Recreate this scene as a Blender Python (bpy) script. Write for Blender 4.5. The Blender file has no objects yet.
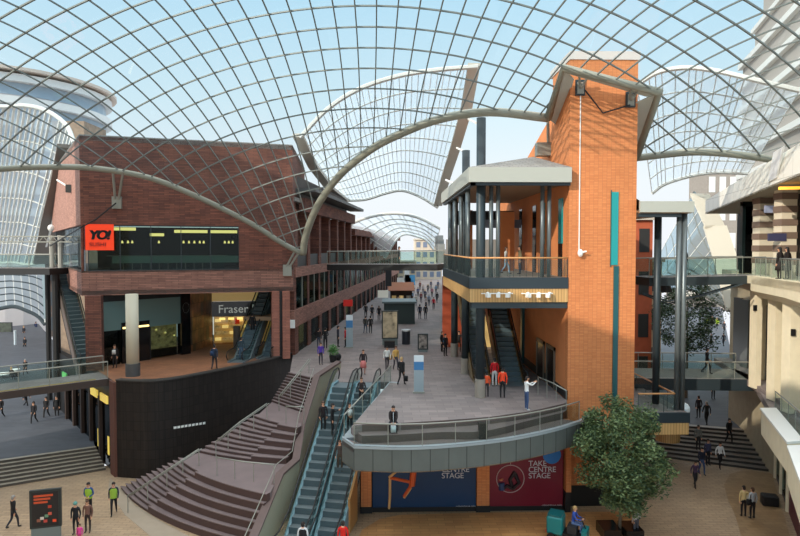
import bpy, bmesh, math, random
import numpy as np
from mathutils import Vector, Matrix
random.seed(7)
C = bpy.context.scene.collection
R = math.radians
# ------------------------------------------------------------------ camera
F = 610.0; EYE = Vector((0, 0, 14.5)); PIT = R(1.97); YAW = R(1.41)
fwd = Vector((math.sin(YAW)*math.cos(PIT), math.cos(YAW)*math.cos(PIT), -math.sin(PIT)))
rgt = Vector((math.cos(YAW), -math.sin(YAW), 0)); upv = rgt.cross(fwd)
cam_d = bpy.data.cameras.new('camera'); cam = bpy.data.objects.new('camera', cam_d); C.objects.link(cam)
cam_d.sensor_width = 36; cam_d.lens = F*36/800; cam_d.clip_end = 900
cam.matrix_world = Matrix((( rgt.x, upv.x, -fwd.x, EYE.x), (rgt.y, upv.y, -fwd.y, EYE.y), (rgt.z, upv.z, -fwd.z, EYE.z), (0,0,0,1)))
bpy.context.scene.camera = cam
vs_ = bpy.context.scene.view_settings; vs_.view_transform = 'Standard'; vs_.look = 'None'; vs_.gamma = 1; vs_.exposure = 0; vs_.use_curve_mapping = False
bpy.context.scene.cycles.transparent_max_bounces = 32; bpy.context.scene.cycles.max_bounces = 8
def ray(px, py): return fwd*F + rgt*(px-400) + upv*(268-py)
def P(px, py, Y):
    r = ray(px, py); return EYE + r*(Y/r.y)
def G(px, py, z=0.0):
    r = ray(px, py); return EYE + r*((z-EYE.z)/r.z)
# ------------------------------------------------------------------ materials
def lin(c):
    return tuple(((v/255)/12.92 if v/255 <= .04045 else ((v/255+.055)/1.055)**2.4) for v in c) + (1,)
_m = {}
def mat(name, col, rough=.6, metal=0.0, emit=0.0, col2=None, noise=0.0, nscale=2.0, brick=None, wave=None, spec=.5):
    """brick=(width, height, mortar colour, mortar size, offset); wave=(scale, axis)"""
    if name in _m: return _m[name]
    m = bpy.data.materials.new(name); m.use_nodes = True; nt = m.node_tree; N = nt.nodes; L = nt.links
    b = N['Principled BSDF']; b.inputs['Roughness'].default_value = rough; b.inputs['Metallic'].default_value = metal
    b.inputs['Specular IOR Level'].default_value = spec
    c1 = lin(col); c2 = lin(col2) if col2 else c1
    b.inputs['Base Color'].default_value = c1
    out = None
    if brick or noise or wave:
        uv = N.new('ShaderNodeUVMap') if (brick or wave) else None
        if brick:
            t = N.new('ShaderNodeTexBrick'); L.new(uv.outputs[0], t.inputs['Vector'])
            t.inputs['Color1'].default_value = c1; t.inputs['Color2'].default_value = c2
            t.inputs['Mortar'].default_value = lin(brick[2]); t.inputs['Scale'].default_value = 1
            t.inputs['Brick Width'].default_value = brick[0]; t.inputs['Row Height'].default_value = brick[1]
            t.inputs['Mortar Size'].default_value = brick[3]; t.offset = brick[4]; t.inputs['Bias'].default_value = 0
            t.inputs['Mortar Smooth'].default_value = .2
            out = t.outputs['Color']
        elif wave:
            t = N.new('ShaderNodeTexWave'); t.bands_direction = wave[1]; t.inputs['Scale'].default_value = wave[0]
            t.inputs['Distortion'].default_value = .3
            L.new(uv.outputs[0], t.inputs['Vector'])
            mx = N.new('ShaderNodeMix'); mx.data_type = 'RGBA'; L.new(t.outputs['Fac'], mx.inputs[0])
            mx.inputs[6].default_value = c1; mx.inputs[7].default_value = c2; out = mx.outputs[2]
        if noise:
            n = N.new('ShaderNodeTexNoise'); n.inputs['Scale'].default_value = nscale; n.inputs['Detail'].default_value = 6
            tc = N.new('ShaderNodeTexCoord'); L.new(tc.outputs['Object'], n.inputs['Vector'])
            mp = N.new('ShaderNodeMapRange'); mp.inputs['From Min'].default_value = .3; mp.inputs['From Max'].default_value = .7
            mp.inputs['To Min'].default_value = 1-noise; mp.inputs['To Max'].default_value = 1+noise
            L.new(n.outputs['Fac'], mp.inputs['Value'])
            mx = N.new('ShaderNodeMix'); mx.data_type = 'RGBA'; mx.blend_type = 'MULTIPLY'; mx.inputs[0].default_value = 1
            if out: L.new(out, mx.inputs[6])
            else:
                if col2:
                    m2 = N.new('ShaderNodeMix'); m2.data_type = 'RGBA'; L.new(n.outputs['Fac'], m2.inputs[0])
                    m2.inputs[6].default_value = c1; m2.inputs[7].default_value = c2; L.new(m2.outputs[2], mx.inputs[6])
                else: mx.inputs[6].default_value = c1
            L.new(mp.outputs[0], mx.inputs[7]); out = mx.outputs[2]
        L.new(out, b.inputs['Base Color'])
    if emit:
        b.inputs['Emission Strength'].default_value = emit
        if out: L.new(out, b.inputs['Emission Color'])
        else: b.inputs['Emission Color'].default_value = c1
    _m[name] = m; return m
def glass(name, tint=(225, 240, 240), refl=.12, body=0.0, bodycol=(220, 230, 235), rough=.03):
    if name in _m: return _m[name]
    m = bpy.data.materials.new(name); m.use_nodes = True; nt = m.node_tree; N = nt.nodes; L = nt.links
    N.remove(N['Principled BSDF']); o = N['Material Output']
    t = N.new('ShaderNodeBsdfTransparent'); t.inputs[0].default_value = lin(tint)
    g = N.new('ShaderNodeBsdfGlossy'); g.inputs['Roughness'].default_value = rough; g.inputs[0].default_value = (.9, .95, 1, 1)
    fr = N.new('ShaderNodeLayerWeight'); fr.inputs[0].default_value = .35
    mu = N.new('ShaderNodeMath'); mu.operation = 'MULTIPLY_ADD'; mu.inputs[1].default_value = refl; mu.inputs[2].default_value = refl*.25
    L.new(fr.outputs['Fresnel'], mu.inputs[0])
    s = N.new('ShaderNodeMixShader'); L.new(mu.outputs[0], s.inputs[0]); L.new(t.outputs[0], s.inputs[1]); L.new(g.outputs[0], s.inputs[2])
    last = s.outputs[0]
    if body:
        d = N.new('ShaderNodeBsdfDiffuse'); d.inputs[0].default_value = lin(bodycol)
        d2 = N.new('ShaderNodeBsdfTranslucent'); d2.inputs[0].default_value = lin(bodycol)
        md = N.new('ShaderNodeMixShader'); md.inputs[0].default_value = .6; L.new(d.outputs[0], md.inputs[1]); L.new(d2.outputs[0], md.inputs[2])
        s2 = N.new('ShaderNodeMixShader'); s2.inputs[0].default_value = body
        L.new(last, s2.inputs[1]); L.new(md.outputs[0], s2.inputs[2]); last = s2.outputs[0]
    L.new(last, o.inputs[0]); _m[name] = m; return m
# palette
ORANGE = mat('orange_brick', (216, 138, 84), .85, noise=.08, nscale=.5, brick=(.24, .085, (176, 108, 68), .008, .0), col2=(204, 124, 74))
ORANGEP = mat('orange_render', (212, 132, 80), .85, noise=.08, nscale=.8)
BRICK = mat('dark_red_brick', (134, 84, 68), .9, noise=.22, nscale=.8, brick=(.7, .12, (84, 56, 48), .014, .5), col2=(98, 62, 54))
BRICKP = mat('purple_brick', (166, 118, 102), .9, noise=.12, nscale=1.5, brick=(.9, .12, (98, 72, 64), .014, .5), col2=(134, 94, 82))
BRICKSUN = mat('sunlit_brick', (180, 134, 118), .9, noise=.12, nscale=1.5, brick=(.9, .12, (140, 104, 92), .012, .5), col2=(158, 116, 102))  # sunlight on the block's side wall put into a lighter brick colour
DARKTILE = mat('charcoal_tile', (32, 27, 25), .65, brick=(.3, .6, (16, 14, 13), .014, .0), col2=(40, 34, 31), spec=.3)
STEEL = mat('grey_steel', (150, 150, 140), .45, .3)
GREYTUBE = mat('warm_grey_paint', (142, 142, 128), .5)
DARKSTEEL = mat('blue_charcoal_steel', (50, 61, 66), .45, .2)
BLACK = mat('black', (20, 20, 22), .5)
BLACKGL = mat('black_glossy', (14, 16, 18), .15)
WHITE = mat('white', (235, 235, 230), .5)
CREAM = mat('cream_stone', (228, 216, 186), .8, noise=.05, nscale=2)
CREAMW = mat('cream_panel', (246, 242, 230), .6, brick=(1.2, 3.0, (206, 202, 188), .02, .0), col2=(242, 238, 226))
PAVE = mat('mid_level_paving', (140, 128, 124), .7, noise=.12, nscale=.35, brick=(.9, .45, (108, 98, 96), .012, .5), col2=(122, 112, 110))
PAVEBR = mat('brown_paving', (160, 108, 78), .6, noise=.12, nscale=.6, brick=(.6, .3, (120, 84, 62), .01, .5), col2=(142, 98, 72))
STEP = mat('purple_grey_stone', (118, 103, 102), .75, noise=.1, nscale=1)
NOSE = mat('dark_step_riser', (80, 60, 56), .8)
PLAZA = mat('plaza_paving', (174, 148, 118), .6, noise=.12, nscale=.3, brick=(.6, .2, (116, 98, 78), .014, .5), col2=(158, 134, 108))
TAN = mat('tan_paving', (196, 146, 92), .55, noise=.14, nscale=.6, brick=(.9, .3, (150, 108, 68), .014, .5), col2=(176, 126, 78))
PALE = mat('pale_paving', (156, 142, 124), .6, noise=.05)
ASPH = mat('slate_street_paving', (74, 77, 84), .6, noise=.14, nscale=.4, brick=(.8, .3, (66, 68, 74), .014, .5), col2=(64, 67, 74))
WOOD = mat('timber_cladding', (206, 164, 106), .6, brick=(.16, 9.0, (136, 100, 60), .012, .0), col2=(190, 148, 92))
WOODR = mat('timber_rail', (206, 150, 96), .5)
SLATE = mat('slate_shingle', (150, 146, 140), .8, noise=.1, brick=(.5, .3, (112, 108, 104), .02, .5), col2=(136, 132, 126))
SOFFIT = mat('brown_soffit', (150, 124, 98), .8)
GREYPANEL = mat('grey_fascia_panel', (88, 94, 91), .5, brick=(.95, 9, (58, 62, 61), .02, .0), col2=(82, 88, 85))
FASCIA = mat('pale_grey_fascia', (176, 178, 168), .5)
TEAL = mat('teal_glass_strip', (28, 150, 150), .25)
TEALD = mat('dark_teal', (24, 84, 88), .35)
G_ROOF = glass('roof_glass', (246, 251, 253), .05)
VBAR = mat('vault_rib_white', (206, 206, 200), .5); G_FAR = glass('far_roof_glass', (228, 240, 248), .08, body=.42, bodycol=(244, 247, 250))
G_RAIL = glass('balustrade_glass', (236, 244, 242), .06)
G_WIN = glass('shop_glass', (170, 184, 180), .10)
G_DARKWIN = glass('tinted_window_glass', (60, 74, 74), .25)
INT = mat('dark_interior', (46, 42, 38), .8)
WARM = mat('warm_lit_shop', (255, 226, 150), .6, emit=1.1)
WARMD = mat('dim_lit_shop', (200, 170, 110), .6, emit=.28)
SHELF = mat('lit_goods', (250, 220, 150), .6, emit=.55, noise=.9, nscale=3.2, col2=(90, 60, 40))
LAMP = mat('lamp_warm', (255, 224, 140), .5, emit=2.2)
LAMPW = mat('lamp_white', (240, 248, 255), .5, emit=1.5)
# ------------------------------------------------------------------ mesh builder
class MB:
    def __init__(s): s.v = []; s.f = []; s.mi = []
    def add(s, vs, fs, mi=0):
        o = len(s.v); s.v += [Vector(p) for p in vs]; s.f += [tuple(i+o for i in f) for f in fs]; s.mi += [mi]*len(fs)
        return s
    def obox(s, o, ang, x0, x1, y0, y1, z0, z1, mi=0):
        """box in a frame at o (x, y), local x axis turned by ang from +X"""
        c, n = math.cos(ang), math.sin(ang); vs = []
        for z in (z0, z1):
            for x, y in ((x0, y0), (x1, y0), (x1, y1), (x0, y1)): vs.append((o[0]+c*x-n*y, o[1]+n*x+c*y, z))
        return s.add(vs, [(0, 3, 2, 1), (4, 5, 6, 7), (0, 1, 5, 4), (1, 2, 6, 5), (2, 3, 7, 6), (3, 0, 4, 7)], mi)
    def box(s, x0, x1, y0, y1, z0, z1, mi=0): return s.obox((0, 0), 0, x0, x1, y0, y1, z0, z1, mi)
    def prism(s, poly, z0, z1, mi=0, mside=None):
        n = len(poly); a = sum(poly[i][0]*poly[(i+1) % n][1]-poly[(i+1) % n][0]*poly[i][1] for i in range(n))
        if a < 0: poly = poly[::-1]
        zs0 = z0 if isinstance(z0, (list, tuple)) else [z0]*n; zs1 = z1 if isinstance(z1, (list, tuple)) else [z1]*n
        vs = [(p[0], p[1], zs0[i]) for i, p in enumerate(poly)]+[(p[0], p[1], zs1[i]) for i, p in enumerate(poly)]
        s.add(vs, [tuple(range(n-1, -1, -1)), tuple(range(n, 2*n))], mi)
        o = len(s.v)-2*n
        for i in range(n):
            j = (i+1) % n; s.f.append((o+i, o+j, o+n+j, o+n+i)); s.mi.append(mi if mside is None else mside)
        return s
    def quad(s, a, b, c, d, mi=0): return s.add([a, b, c, d], [(0, 1, 2, 3)], mi)
    def slab(s, a, b, c, d, t, mi=0):
        """quad given thickness along its normal (away from it)"""
        a, b, c, d = map(Vector, (a, b, c, d)); n = (c-a).cross(d-b).normalized()*t
        return s.add([a, b, c, d, a+n, b+n, c+n, d+n], [(0, 1, 2, 3), (7, 6, 5, 4), (0, 4, 5, 1), (1, 5, 6, 2), (2, 6, 7, 3), (3, 7, 4, 0)], mi)
    def tube(s, pts, r, n=8, mi=0, cap=True, r2=None):
        pts = [Vector(p) for p in pts]; k = len(pts); vs = []
        pa = None
        for i, p in enumerate(pts):
            t = (pts[min(i+1, k-1)]-pts[max(i-1, 0)]).normalized()
            if pa is None:
                a = t.cross(Vector((0, 0, 1)))
                if a.length < .1: a = t.cross(Vector((1, 0, 0)))
            else: a = pa-t*pa.dot(t)
            a.normalize(); pa = a; b = t.cross(a)
            rr = r if r2 is None else r+(r2-r)*i/(k-1)
            for j in range(n):
                w = 2*math.pi*(j+.5)/n; vs.append(p+(a*math.cos(w)+b*math.sin(w))*rr)
        fs = [(i*n+j, i*n+(j+1) % n, (i+1)*n+(j+1) % n, (i+1)*n+j) for i in range(k-1) for j in range(n)]
        if cap: fs += [tuple(range(n-1, -1, -1)), tuple(range((k-1)*n, k*n))]
        return s.add(vs, fs, mi)
    def cyl(s, x, y, z0, z1, r, n=16, mi=0, r2=None):
        vs = []
        for z, rr in ((z0, r), (z1, r if r2 is None else r2)):
            for j in range(n): w = 2*math.pi*j/n; vs.append((x+rr*math.cos(w), y+rr*math.sin(w), z))
        return s.add(vs, [tuple(range(n-1, -1, -1)), tuple(range(n, 2*n))]+[(j, (j+1) % n, n+(j+1) % n, n+j) for j in range(n)], mi)
    def ball(s, c, rx, ry, rz, mi=0, nu=10, nv=7, zmin=-1):
        vs = []; fs = []
        for i in range(nv+1):
            ph = -math.pi/2+math.pi*i/nv; ph = max(ph, math.asin(zmin)) if zmin > -1 else ph
            for j in range(nu):
                w = 2*math.pi*j/nu; vs.append((c[0]+rx*math.cos(ph)*math.cos(w), c[1]+ry*math.cos(ph)*math.sin(w), c[2]+rz*math.sin(ph)))
        for i in range(nv):
            for j in range(nu): fs.append((i*nu+j, i*nu+(j+1) % nu, (i+1)*nu+(j+1) % nu, (i+1)*nu+j))
        return s.add(vs, fs, mi)
    def build(s, name, mats, parent=None, smooth=False, origin=None):
        if not isinstance(mats, (list, tuple)): mats = [mats]
        if parent is not None:
            o = Vector((0, 0, 0)); q = parent
            while q: o += q.location; q = q.parent
        elif origin is not None: o = Vector(origin)
        else:
            n = len(s.v); o = Vector((sum(p.x for p in s.v)/n, sum(p.y for p in s.v)/n, min(p.z for p in s.v)))
        me = bpy.data.meshes.new(name); me.from_pydata([p-o for p in s.v], [], s.f)
        for m in mats: me.materials.append(m)
        me.polygons.foreach_set('material_index', s.mi)
        if smooth: me.polygons.foreach_set('use_smooth', [True]*len(s.f))
        me.update()
        uv = me.uv_layers.new(name='UVMap'); buf = [0.0]*(2*len(me.loops))
        for p in me.polygons:
            n = p.normal
            if abs(n.z) > .8: ax = Vector((1, 0, 0)); ay = Vector((0, 1, 0))
            else:
                ax = Vector((-n.y, n.x, 0)).normalized(); ay = Vector((0, 0, 1)) if abs(n.z) < .3 else n.cross(ax)
            for li in p.loop_indices:
                v = s.v[me.loops[li].vertex_index]; buf[2*li] = ax.dot(v); buf[2*li+1] = ay.dot(v)
        uv.data.foreach_set('uv', buf)
        ob = bpy.data.objects.new(name, me); C.objects.link(ob)
        if parent is not None: ob.parent = parent
        else: ob.location = o
        return ob
def thing(name, label, cat, loc=(0, 0, 0), group=None, rz=0):
    o = bpy.data.objects.new(name, None); C.objects.link(o); o.location = loc; o.rotation_euler.z = rz
    o['label'] = label; o['category'] = cat
    if group: o['group'] = group
    return o
def tag(o, label, cat, group=None, kind=None):
    o['label'] = label; o['category'] = cat
    if group: o['group'] = group
    if kind: o['kind'] = kind
    return o
def struct(o, label=None):
    o['kind'] = 'structure'
    if label: o['label'] = label
    return o
def copy_tree(o, parent=None):
    c = o.copy(); C.objects.link(c)
    if parent: c.parent = parent
    for ch in list(o.children): copy_tree(ch, c)
    return c
def text_mesh(body, size, depth=.01, weight=0.0, spacing=1.0, shear=0.0, align='LEFT', leading=1.0):
    cu = bpy.data.curves.new('t', 'FONT'); cu.body = body; cu.size = size; cu.extrude = depth; cu.space_character = spacing
    cu.shear = shear; cu.align_x = align; cu.space_line = leading; cu.offset = weight
    o = bpy.data.objects.new('t', cu); C.objects.link(o); bpy.context.view_layer.update()
    me = bpy.data.meshes.new_from_object(o.evaluated_get(bpy.context.evaluated_depsgraph_get()))
    bpy.data.objects.remove(o); return me
def text_part(name, body, size, pos, ang, m, parent=None, bold=0, **k):
    """standing text; ang = turn about Z of its reading direction from +X"""
    me = text_mesh(body, size, **k); me.materials.clear(); me.materials.append(m); me.name = name
    if bold:
        pass
    me.transform(Matrix.Rotation(ang, 4, 'Z') @ Matrix.Rotation(math.pi/2, 4, 'X'))
    ob = bpy.data.objects.new(name, me); C.objects.link(ob)
    o = Vector((0, 0, 0)); q = parent
    while q: o += q.location; q = q.parent
    ob.location = Vector(pos)-o
    if parent: ob.parent = parent
    return ob
def railing(label, pts, h=1.1, gap=1.5, rail=STEEL, post=STEEL, gl=G_RAIL, name='balustrade', cat='railing', rr=.035, group=None, pickets=0, postr=.02):
    pts = [Vector(p) for p in pts]; t = thing(name, label, cat, tuple(pts[0]), group)
    MB().tube([p+Vector((0, 0, h)) for p in pts], rr, 8).build('handrail', rail, t, True)
    if gl:
        g = MB()
        for a, b in zip(pts, pts[1:]):
            n = (b-a).cross(Vector((0, 0, 1))).normalized()*.008; z0 = Vector((0, 0, .08)); z1 = Vector((0, 0, h-.1))
            g.add([a-n+z0, b-n+z0, b-n+z1, a-n+z1, a+n+z0, b+n+z0, b+n+z1, a+n+z1], [(0, 1, 2, 3), (7, 6, 5, 4), (0, 3, 7, 4), (1, 5, 6, 2), (3, 2, 6, 7), (0, 4, 5, 1)])
        g.build('glass_panel', gl, t)
    tot = sum((b-a).length for a, b in zip(pts, pts[1:])); n = max(1, round(tot/gap))
    def at(d):
        for a, b in zip(pts, pts[1:]):
            l = (b-a).length
            if d <= l+1e-6: return a.lerp(b, d/l if l else 0)
            d -= l
        return pts[-1]
    for i in range(n+1):
        p = at(tot*i/n); MB().cyl(p.x, p.y, p.z, p.z+h, postr, 6).build('post', post, t)
    if pickets:
        k = int(tot/pickets); m = MB()
        for i in range(k): p = at(tot*(i+.5)/k); m.cyl(p.x, p.y, p.z+.05, p.z+h-.03, .012, 4)
        m.build('picket_infill', post, t)
    return t
def bez(a, b, c, n):
    a, b, c = Vector(a), Vector(b), Vector(c)
    return [a*(1-t)**2+b*2*t*(1-t)+c*t*t for t in [i/n for i in range(n+1)]]
def spline(pts, n=8):
    pts = [Vector(p) for p in pts]; q = [pts[0]*2-pts[1]]+pts+[pts[-1]*2-pts[-2]]; out = []
    for i in range(1, len(q)-2):
        for k in range(n):
            t = k/n; a, b, c, d = q[i-1:i+3]
            out.append(.5*((2*b)+(c-a)*t+(2*a-5*b+4*c-d)*t*t+(3*b-a-3*c+d)*t**3))
    return out+[pts[-1]]
MID = 6.0; UP = 12.8
# ================================================================== great glass roof over the plaza
KC = [-0.058541, -0.016899, -0.007361, 0.539777, -0.073883, -0.005045, -0.612058, 0.094745, 0.053865, -0.004498, -0.001349, 0.068827, 0.277539, 0.026853, 0.02157, 0.011493, 0.058213]
def ruv(u, v):
    u, v = u/10, v/5; f = [1, v, v*v, u, u*v, u*u]
    w = 1+sum(a*b for a, b in zip(KC[12:], f[1:]))
    return 400+400*sum(a*b for a, b in zip(KC[:6], f))/w, 250+400*sum(a*b for a, b in zip(KC[6:12], f))/w
_ctl = [(300,250,46.3),(260,230,45.2),(220,212,44.5),(150,183,43),(100,170,42.2),(0,168,41.5),(350,170,44),(400,135,42),(440,118,40.5),(500,112,38.5),(548,118,35.5),
        (563,68,32.2),(600,76,32.4),(660,92,32.7),(637,158,38),(700,152,40),(800,165,37),(375,0,30),(0,0,27),(800,0,24),(200,0,29),(600,0,27),(375,60,35.5),(150,100,36),(700,90,33),(260,150,40)]
_A = np.array([[1, a, b, a*a, a*b, b*b, a*a*b, a*b*b, a*a*a] for a, b in [((x-400)/400, (y-100)/100) for x, y, d in _ctl]])
_w = np.array([6.0 if 540 < c[0] < 665 and c[1] > 60 else 1.0 for c in _ctl]); _k = np.linalg.lstsq(_A*_w[:, None], np.log(np.array([c[2] for c in _ctl]))*_w, rcond=None)[0]
def rdepth(px, py):
    a, b = (px-400)/400, (py-100)/100
    return math.exp(_k[0]+_k[1]*a+_k[2]*b+_k[3]*a*a+_k[4]*a*b+_k[5]*b*b+_k[6]*a*a*b+_k[7]*a*b*b+_k[8]*a*a*a)
def RP(px, py): return P(px, py, rdepth(px, py))
arc1 = spline([(-60,173),(0,168),(60,166),(100,168),(150,178),(200,199),(250,224),(282,243),(304,253)], 6)if 0 else None
def sp2(l, n=6): return [(p.x, p.y) for p in spline([(a, b, 0) for a, b in l], n)]
A1 = sp2([(-70,178),(0,169),(60,167),(100,169),(150,178),(200,198),(250,223),(282,243),(303,254)])
A2 = sp2([(303,254),(306,235),(318,205),(340,175),(370,150),(400,134),(440,119),(490,112),(548,118)])
A3 = [(548,118),(563,68),(659,92),(636,158)]
A4 = sp2([(636,158),(670,154),(700,152),(740,155),(780,161),(800,165),(870,182)])
mask = A1+A2[1:]+A3[1:]+A4[1:]+[(870,-90),(-70,-90)]
def inside(x, y):
    c = False; n = len(mask); j = n-1
    for i in range(n):
        xi, yi = mask[i]; xj, yj = mask[j]
        if (yi > y) != (yj > y) and x < (xj-xi)*(y-yi)/(yj-yi)+xi: c = not c
        j = i
    return c
roof = thing('glass_roof', 'huge curved glass grid-shell roof spanning the whole shopping plaza', 'roof', (0, 30, 20))
def runs(fixed, isA):
    out = []; cur = []; s = -46
    while s <= 46:
        u, v = (fixed, s) if isA else (s, fixed)
        if isA and (s < -16 or s > 14): s += .25; continue
        x, y = ruv(u, v)
        if inside(x, y): cur.append((x, y))
        else:
            if len(cur) > 2: out.append(cur)
            cur = []
        s += .25
    if len(cur) > 2: out.append(cur)
    return out
LAT = mat('roof_lattice_paint', (118, 124, 120), .5, .1)
for u in range(-44, 45):
    rr_ = runs(u, True); m = MB()
    for r_ in rr_: m.tube([RP(*p) for p in r_[::3]+([r_[-1]] if (len(r_)-1) % 3 else [])], .045, 4)
    if m.v: m.build('rafter', LAT, roof)
for v in range(-15, 14):
    rr_ = runs(v, False); m = MB()
    for r_ in rr_: m.tube([RP(*p)-Vector((0, 0, .03)) for p in r_[::3]+([r_[-1]] if (len(r_)-1) % 3 else [])], .052, 4)
    if m.v: m.build('purlin', LAT, roof)
g = MB(); vid = {}; 
for i in range(-88, 89):
    for j in range(-32, 29):
        q = [(i/2, j/2), (i/2+.5, j/2), (i/2+.5, j/2+.5), (i/2, j/2+.5)]
        pp = [ruv(*a) for a in q]
        if inside(sum(p[0] for p in pp)/4, sum(p[1] for p in pp)/4) and max(p[0] for p in pp)-min(p[0] for p in pp) < 60:
            ids = []
            for a, p in zip(q, pp):
                if a not in vid: vid[a] = len(g.v); g.v.append(RP(*p)+Vector((0, 0, .07)))
                ids.append(vid[a])
            g.f.append(tuple(ids)); g.mi.append(0)
g.build('glass_panes', G_ROOF, roof, True)
for pl, r in ((A1, .20), (A2, .26), (A3, .24), (A4, .22)):
    MB().tube([RP(*p) for p in pl], r, 12).build('edge_tube', GREYTUBE, roof, True)
# gutter plates between the edge tube and the tower
m = MB()
c0, c1, c2, c3 = [RP(*p) for p in A3]
dn = Vector((0, 0, -.35)); inn = Vector((.9, .8, 0)); inn2 = Vector((-.9, .8, 0))
m.slab(c0, c0+inn+dn, c1+Vector((.8, .7, 0))+dn, c1, .06); dn2 = Vector((0, 0, -.08)); m.slab(c1, c1+Vector((.4, .55, 0))+dn2, c2+Vector((-.4, .55, 0))+dn2, c2, .06)
m.slab(c2, c2+inn2+dn, c3+Vector((-.7, .5, 0))+dn, c3, .06)
m.build('gutter_plate', FASCIA, roof)
def vbracket(top, wall, parent, sp=.45):
    m = MB(); t = Vector(top); w = Vector(wall)
    for s in (-1, 1): m.tube([t+Vector((s*sp, 0, 0)), w+Vector((s*.12, 0, 0))], .09, 6)
    m.obox((w.x, w.y), 0, -.32, .32, -.1, .1, w.z-.6, w.z+.25); m.build('support_bracket', STEEL, parent)
# ================================================================== sky and sun
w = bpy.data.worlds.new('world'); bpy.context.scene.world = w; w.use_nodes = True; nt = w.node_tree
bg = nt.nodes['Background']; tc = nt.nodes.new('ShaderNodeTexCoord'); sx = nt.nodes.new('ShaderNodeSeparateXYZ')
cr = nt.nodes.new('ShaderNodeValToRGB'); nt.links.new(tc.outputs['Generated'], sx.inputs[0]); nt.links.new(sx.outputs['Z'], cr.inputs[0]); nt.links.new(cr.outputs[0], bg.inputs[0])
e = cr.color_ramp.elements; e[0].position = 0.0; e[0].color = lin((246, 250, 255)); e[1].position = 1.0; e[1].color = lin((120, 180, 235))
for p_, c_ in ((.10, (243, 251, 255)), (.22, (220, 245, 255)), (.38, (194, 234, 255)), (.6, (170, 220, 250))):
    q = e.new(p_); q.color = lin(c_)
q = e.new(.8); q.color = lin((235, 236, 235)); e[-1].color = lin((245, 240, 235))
mr = nt.nodes.new('ShaderNodeMapRange'); nt.links.new(sx.outputs['Z'], mr.inputs['Value'])   # overhead sky, out of view, brightened to lift the shaded areas
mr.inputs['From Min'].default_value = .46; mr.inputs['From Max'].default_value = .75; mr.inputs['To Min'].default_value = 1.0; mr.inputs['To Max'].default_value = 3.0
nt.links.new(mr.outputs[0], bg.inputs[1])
sd = bpy.data.lights.new('sun', 'SUN'); sd.energy = 3.6; sd.color = (1, .9, .76); sd.angle = R(.6)
so = bpy.data.objects.new('sun', sd); C.objects.link(so)
SAZ = R(48); SEL = R(27); sdir = Vector((math.sin(SAZ)*math.cos(SEL), math.cos(SAZ)*math.cos(SEL), -math.sin(SEL)))
so.rotation_euler = sdir.to_track_quat('-Z', 'Y').to_euler(); so.location = (-40, -30, 60)
# ================================================================== grounds
def gp(l, z): return [(G(x, y, z).x, G(x, y, z).y) for x, y in l]
struct(MB().prism([(-70, 6), (45, 6), (45, 38), (26.2, 40.5), (10, 47), (-17.8, 47), (-18.4, 40.5), (-40, 34), (-70, 30)], -.4, 0).build('plaza_floor', PLAZA))
# pavement bands
b = sp2([(660,540),(735,500),(728,470),(700,458)]); 
m = MB(); m.prism(gp([(745,470),(772,474),(781,505),(790,536),(800,570),(742,570),(741,536),(735,515),(728,500),(724,485),(730,474)], 0), 0, .012)
struct(m.build('plaza_paving_band', mat('brown_sheen_paving', (158, 128, 92), .5, noise=.15, nscale=.5, brick=(.6, .3, (122, 96, 68), .012, .5), col2=(142, 112, 78))))
m = MB(); m.prism(gp([(380,519),(400,515),(470,513),(556,512),(640,512),(640,580),(355,580),(355,545),(362,530)], 0), 0, .012); struct(m.build('plaza_paving_circle', TAN))
m = MB(); m.prism(gp([(110,478),(122,490),(135,505),(160,521),(190,537),(215,552),(190,560),(150,536),(125,515),(108,490)], 0), 0, .012); struct(m.build('plaza_paving_edge', PALE))
# left street beyond its steps
def stairs_poly(name, a0, b0, a1, b1, n, z0, z1, mats, kind=True):
    """a0-b0 front edge, a1-b1 back edge (x, y)"""
    m = MB(); a0, b0, a1, b1 = [Vector((*p, 0)) for p in (a0, b0, a1, b1)]
    for i in range(n):
        f = i/n; p = a0.lerp(a1, f); q = b0.lerp(b1, f); z = z0+(z1-z0)*(i+1)/n; zp = z0+(z1-z0)*i/n
        f2 = (i+1)/n; p2 = a0.lerp(a1, f2); q2 = b0.lerp(b1, f2)
        m.quad((p.x, p.y, zp), (q.x, q.y, zp), (q.x, q.y, z), (p.x, p.y, z), 1)
        m.quad((p.x, p.y, z), (q.x, q.y, z), (q2.x, q2.y, z), (p2.x, p2.y, z), 0)
        n_ = (q-p).normalized(); d = Vector((n_.y, -n_.x, 0))*.02
        m.quad((p.x+d.x, p.y+d.y, z-.03), (q.x+d.x, q.y+d.y, z-.03), (q.x+d.x, q.y+d.y, z+.004), (p.x+d.x, p.y+d.y, z+.004), 1)
    return m.build(name, mats)
LA = G(-120, 508, 0); LB = G(106, 470, 0); LC = G(-120, 476, 1.05); LD = G(95, 446, 1.05)
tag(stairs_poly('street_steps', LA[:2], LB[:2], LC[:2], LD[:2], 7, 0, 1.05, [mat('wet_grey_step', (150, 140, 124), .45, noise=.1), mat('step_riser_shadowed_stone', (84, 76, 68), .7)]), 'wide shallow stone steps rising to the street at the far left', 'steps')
m = MB(); m.prism([(LC.x-.0, LC.y), (LD.x, LD.y), (-36, 70), (-60, 105), (-130, 190), (-220, 190), (-60, 40)], [.4]*7, [1.05, 1.05, 1.8, 2.6, 4.0, 4.0, 1.05]); struct(m.build('left_street_floor', ASPH))
RA = G(620, 452, 0); RB = G(771, 472, 0); RC = G(620, 419, 1.35); RD = G(764, 430, 1.35)
tag(stairs_poly('street_steps', RA[:2], RB[:2], RC[:2], RD[:2], 9, 0, 1.35, [mat('wet_brown_step', (116, 106, 96), .35, noise=.1), mat('dark_riser', (60, 56, 52), .6)]), 'broad dark steps rising to the right-hand street', 'steps')
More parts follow.
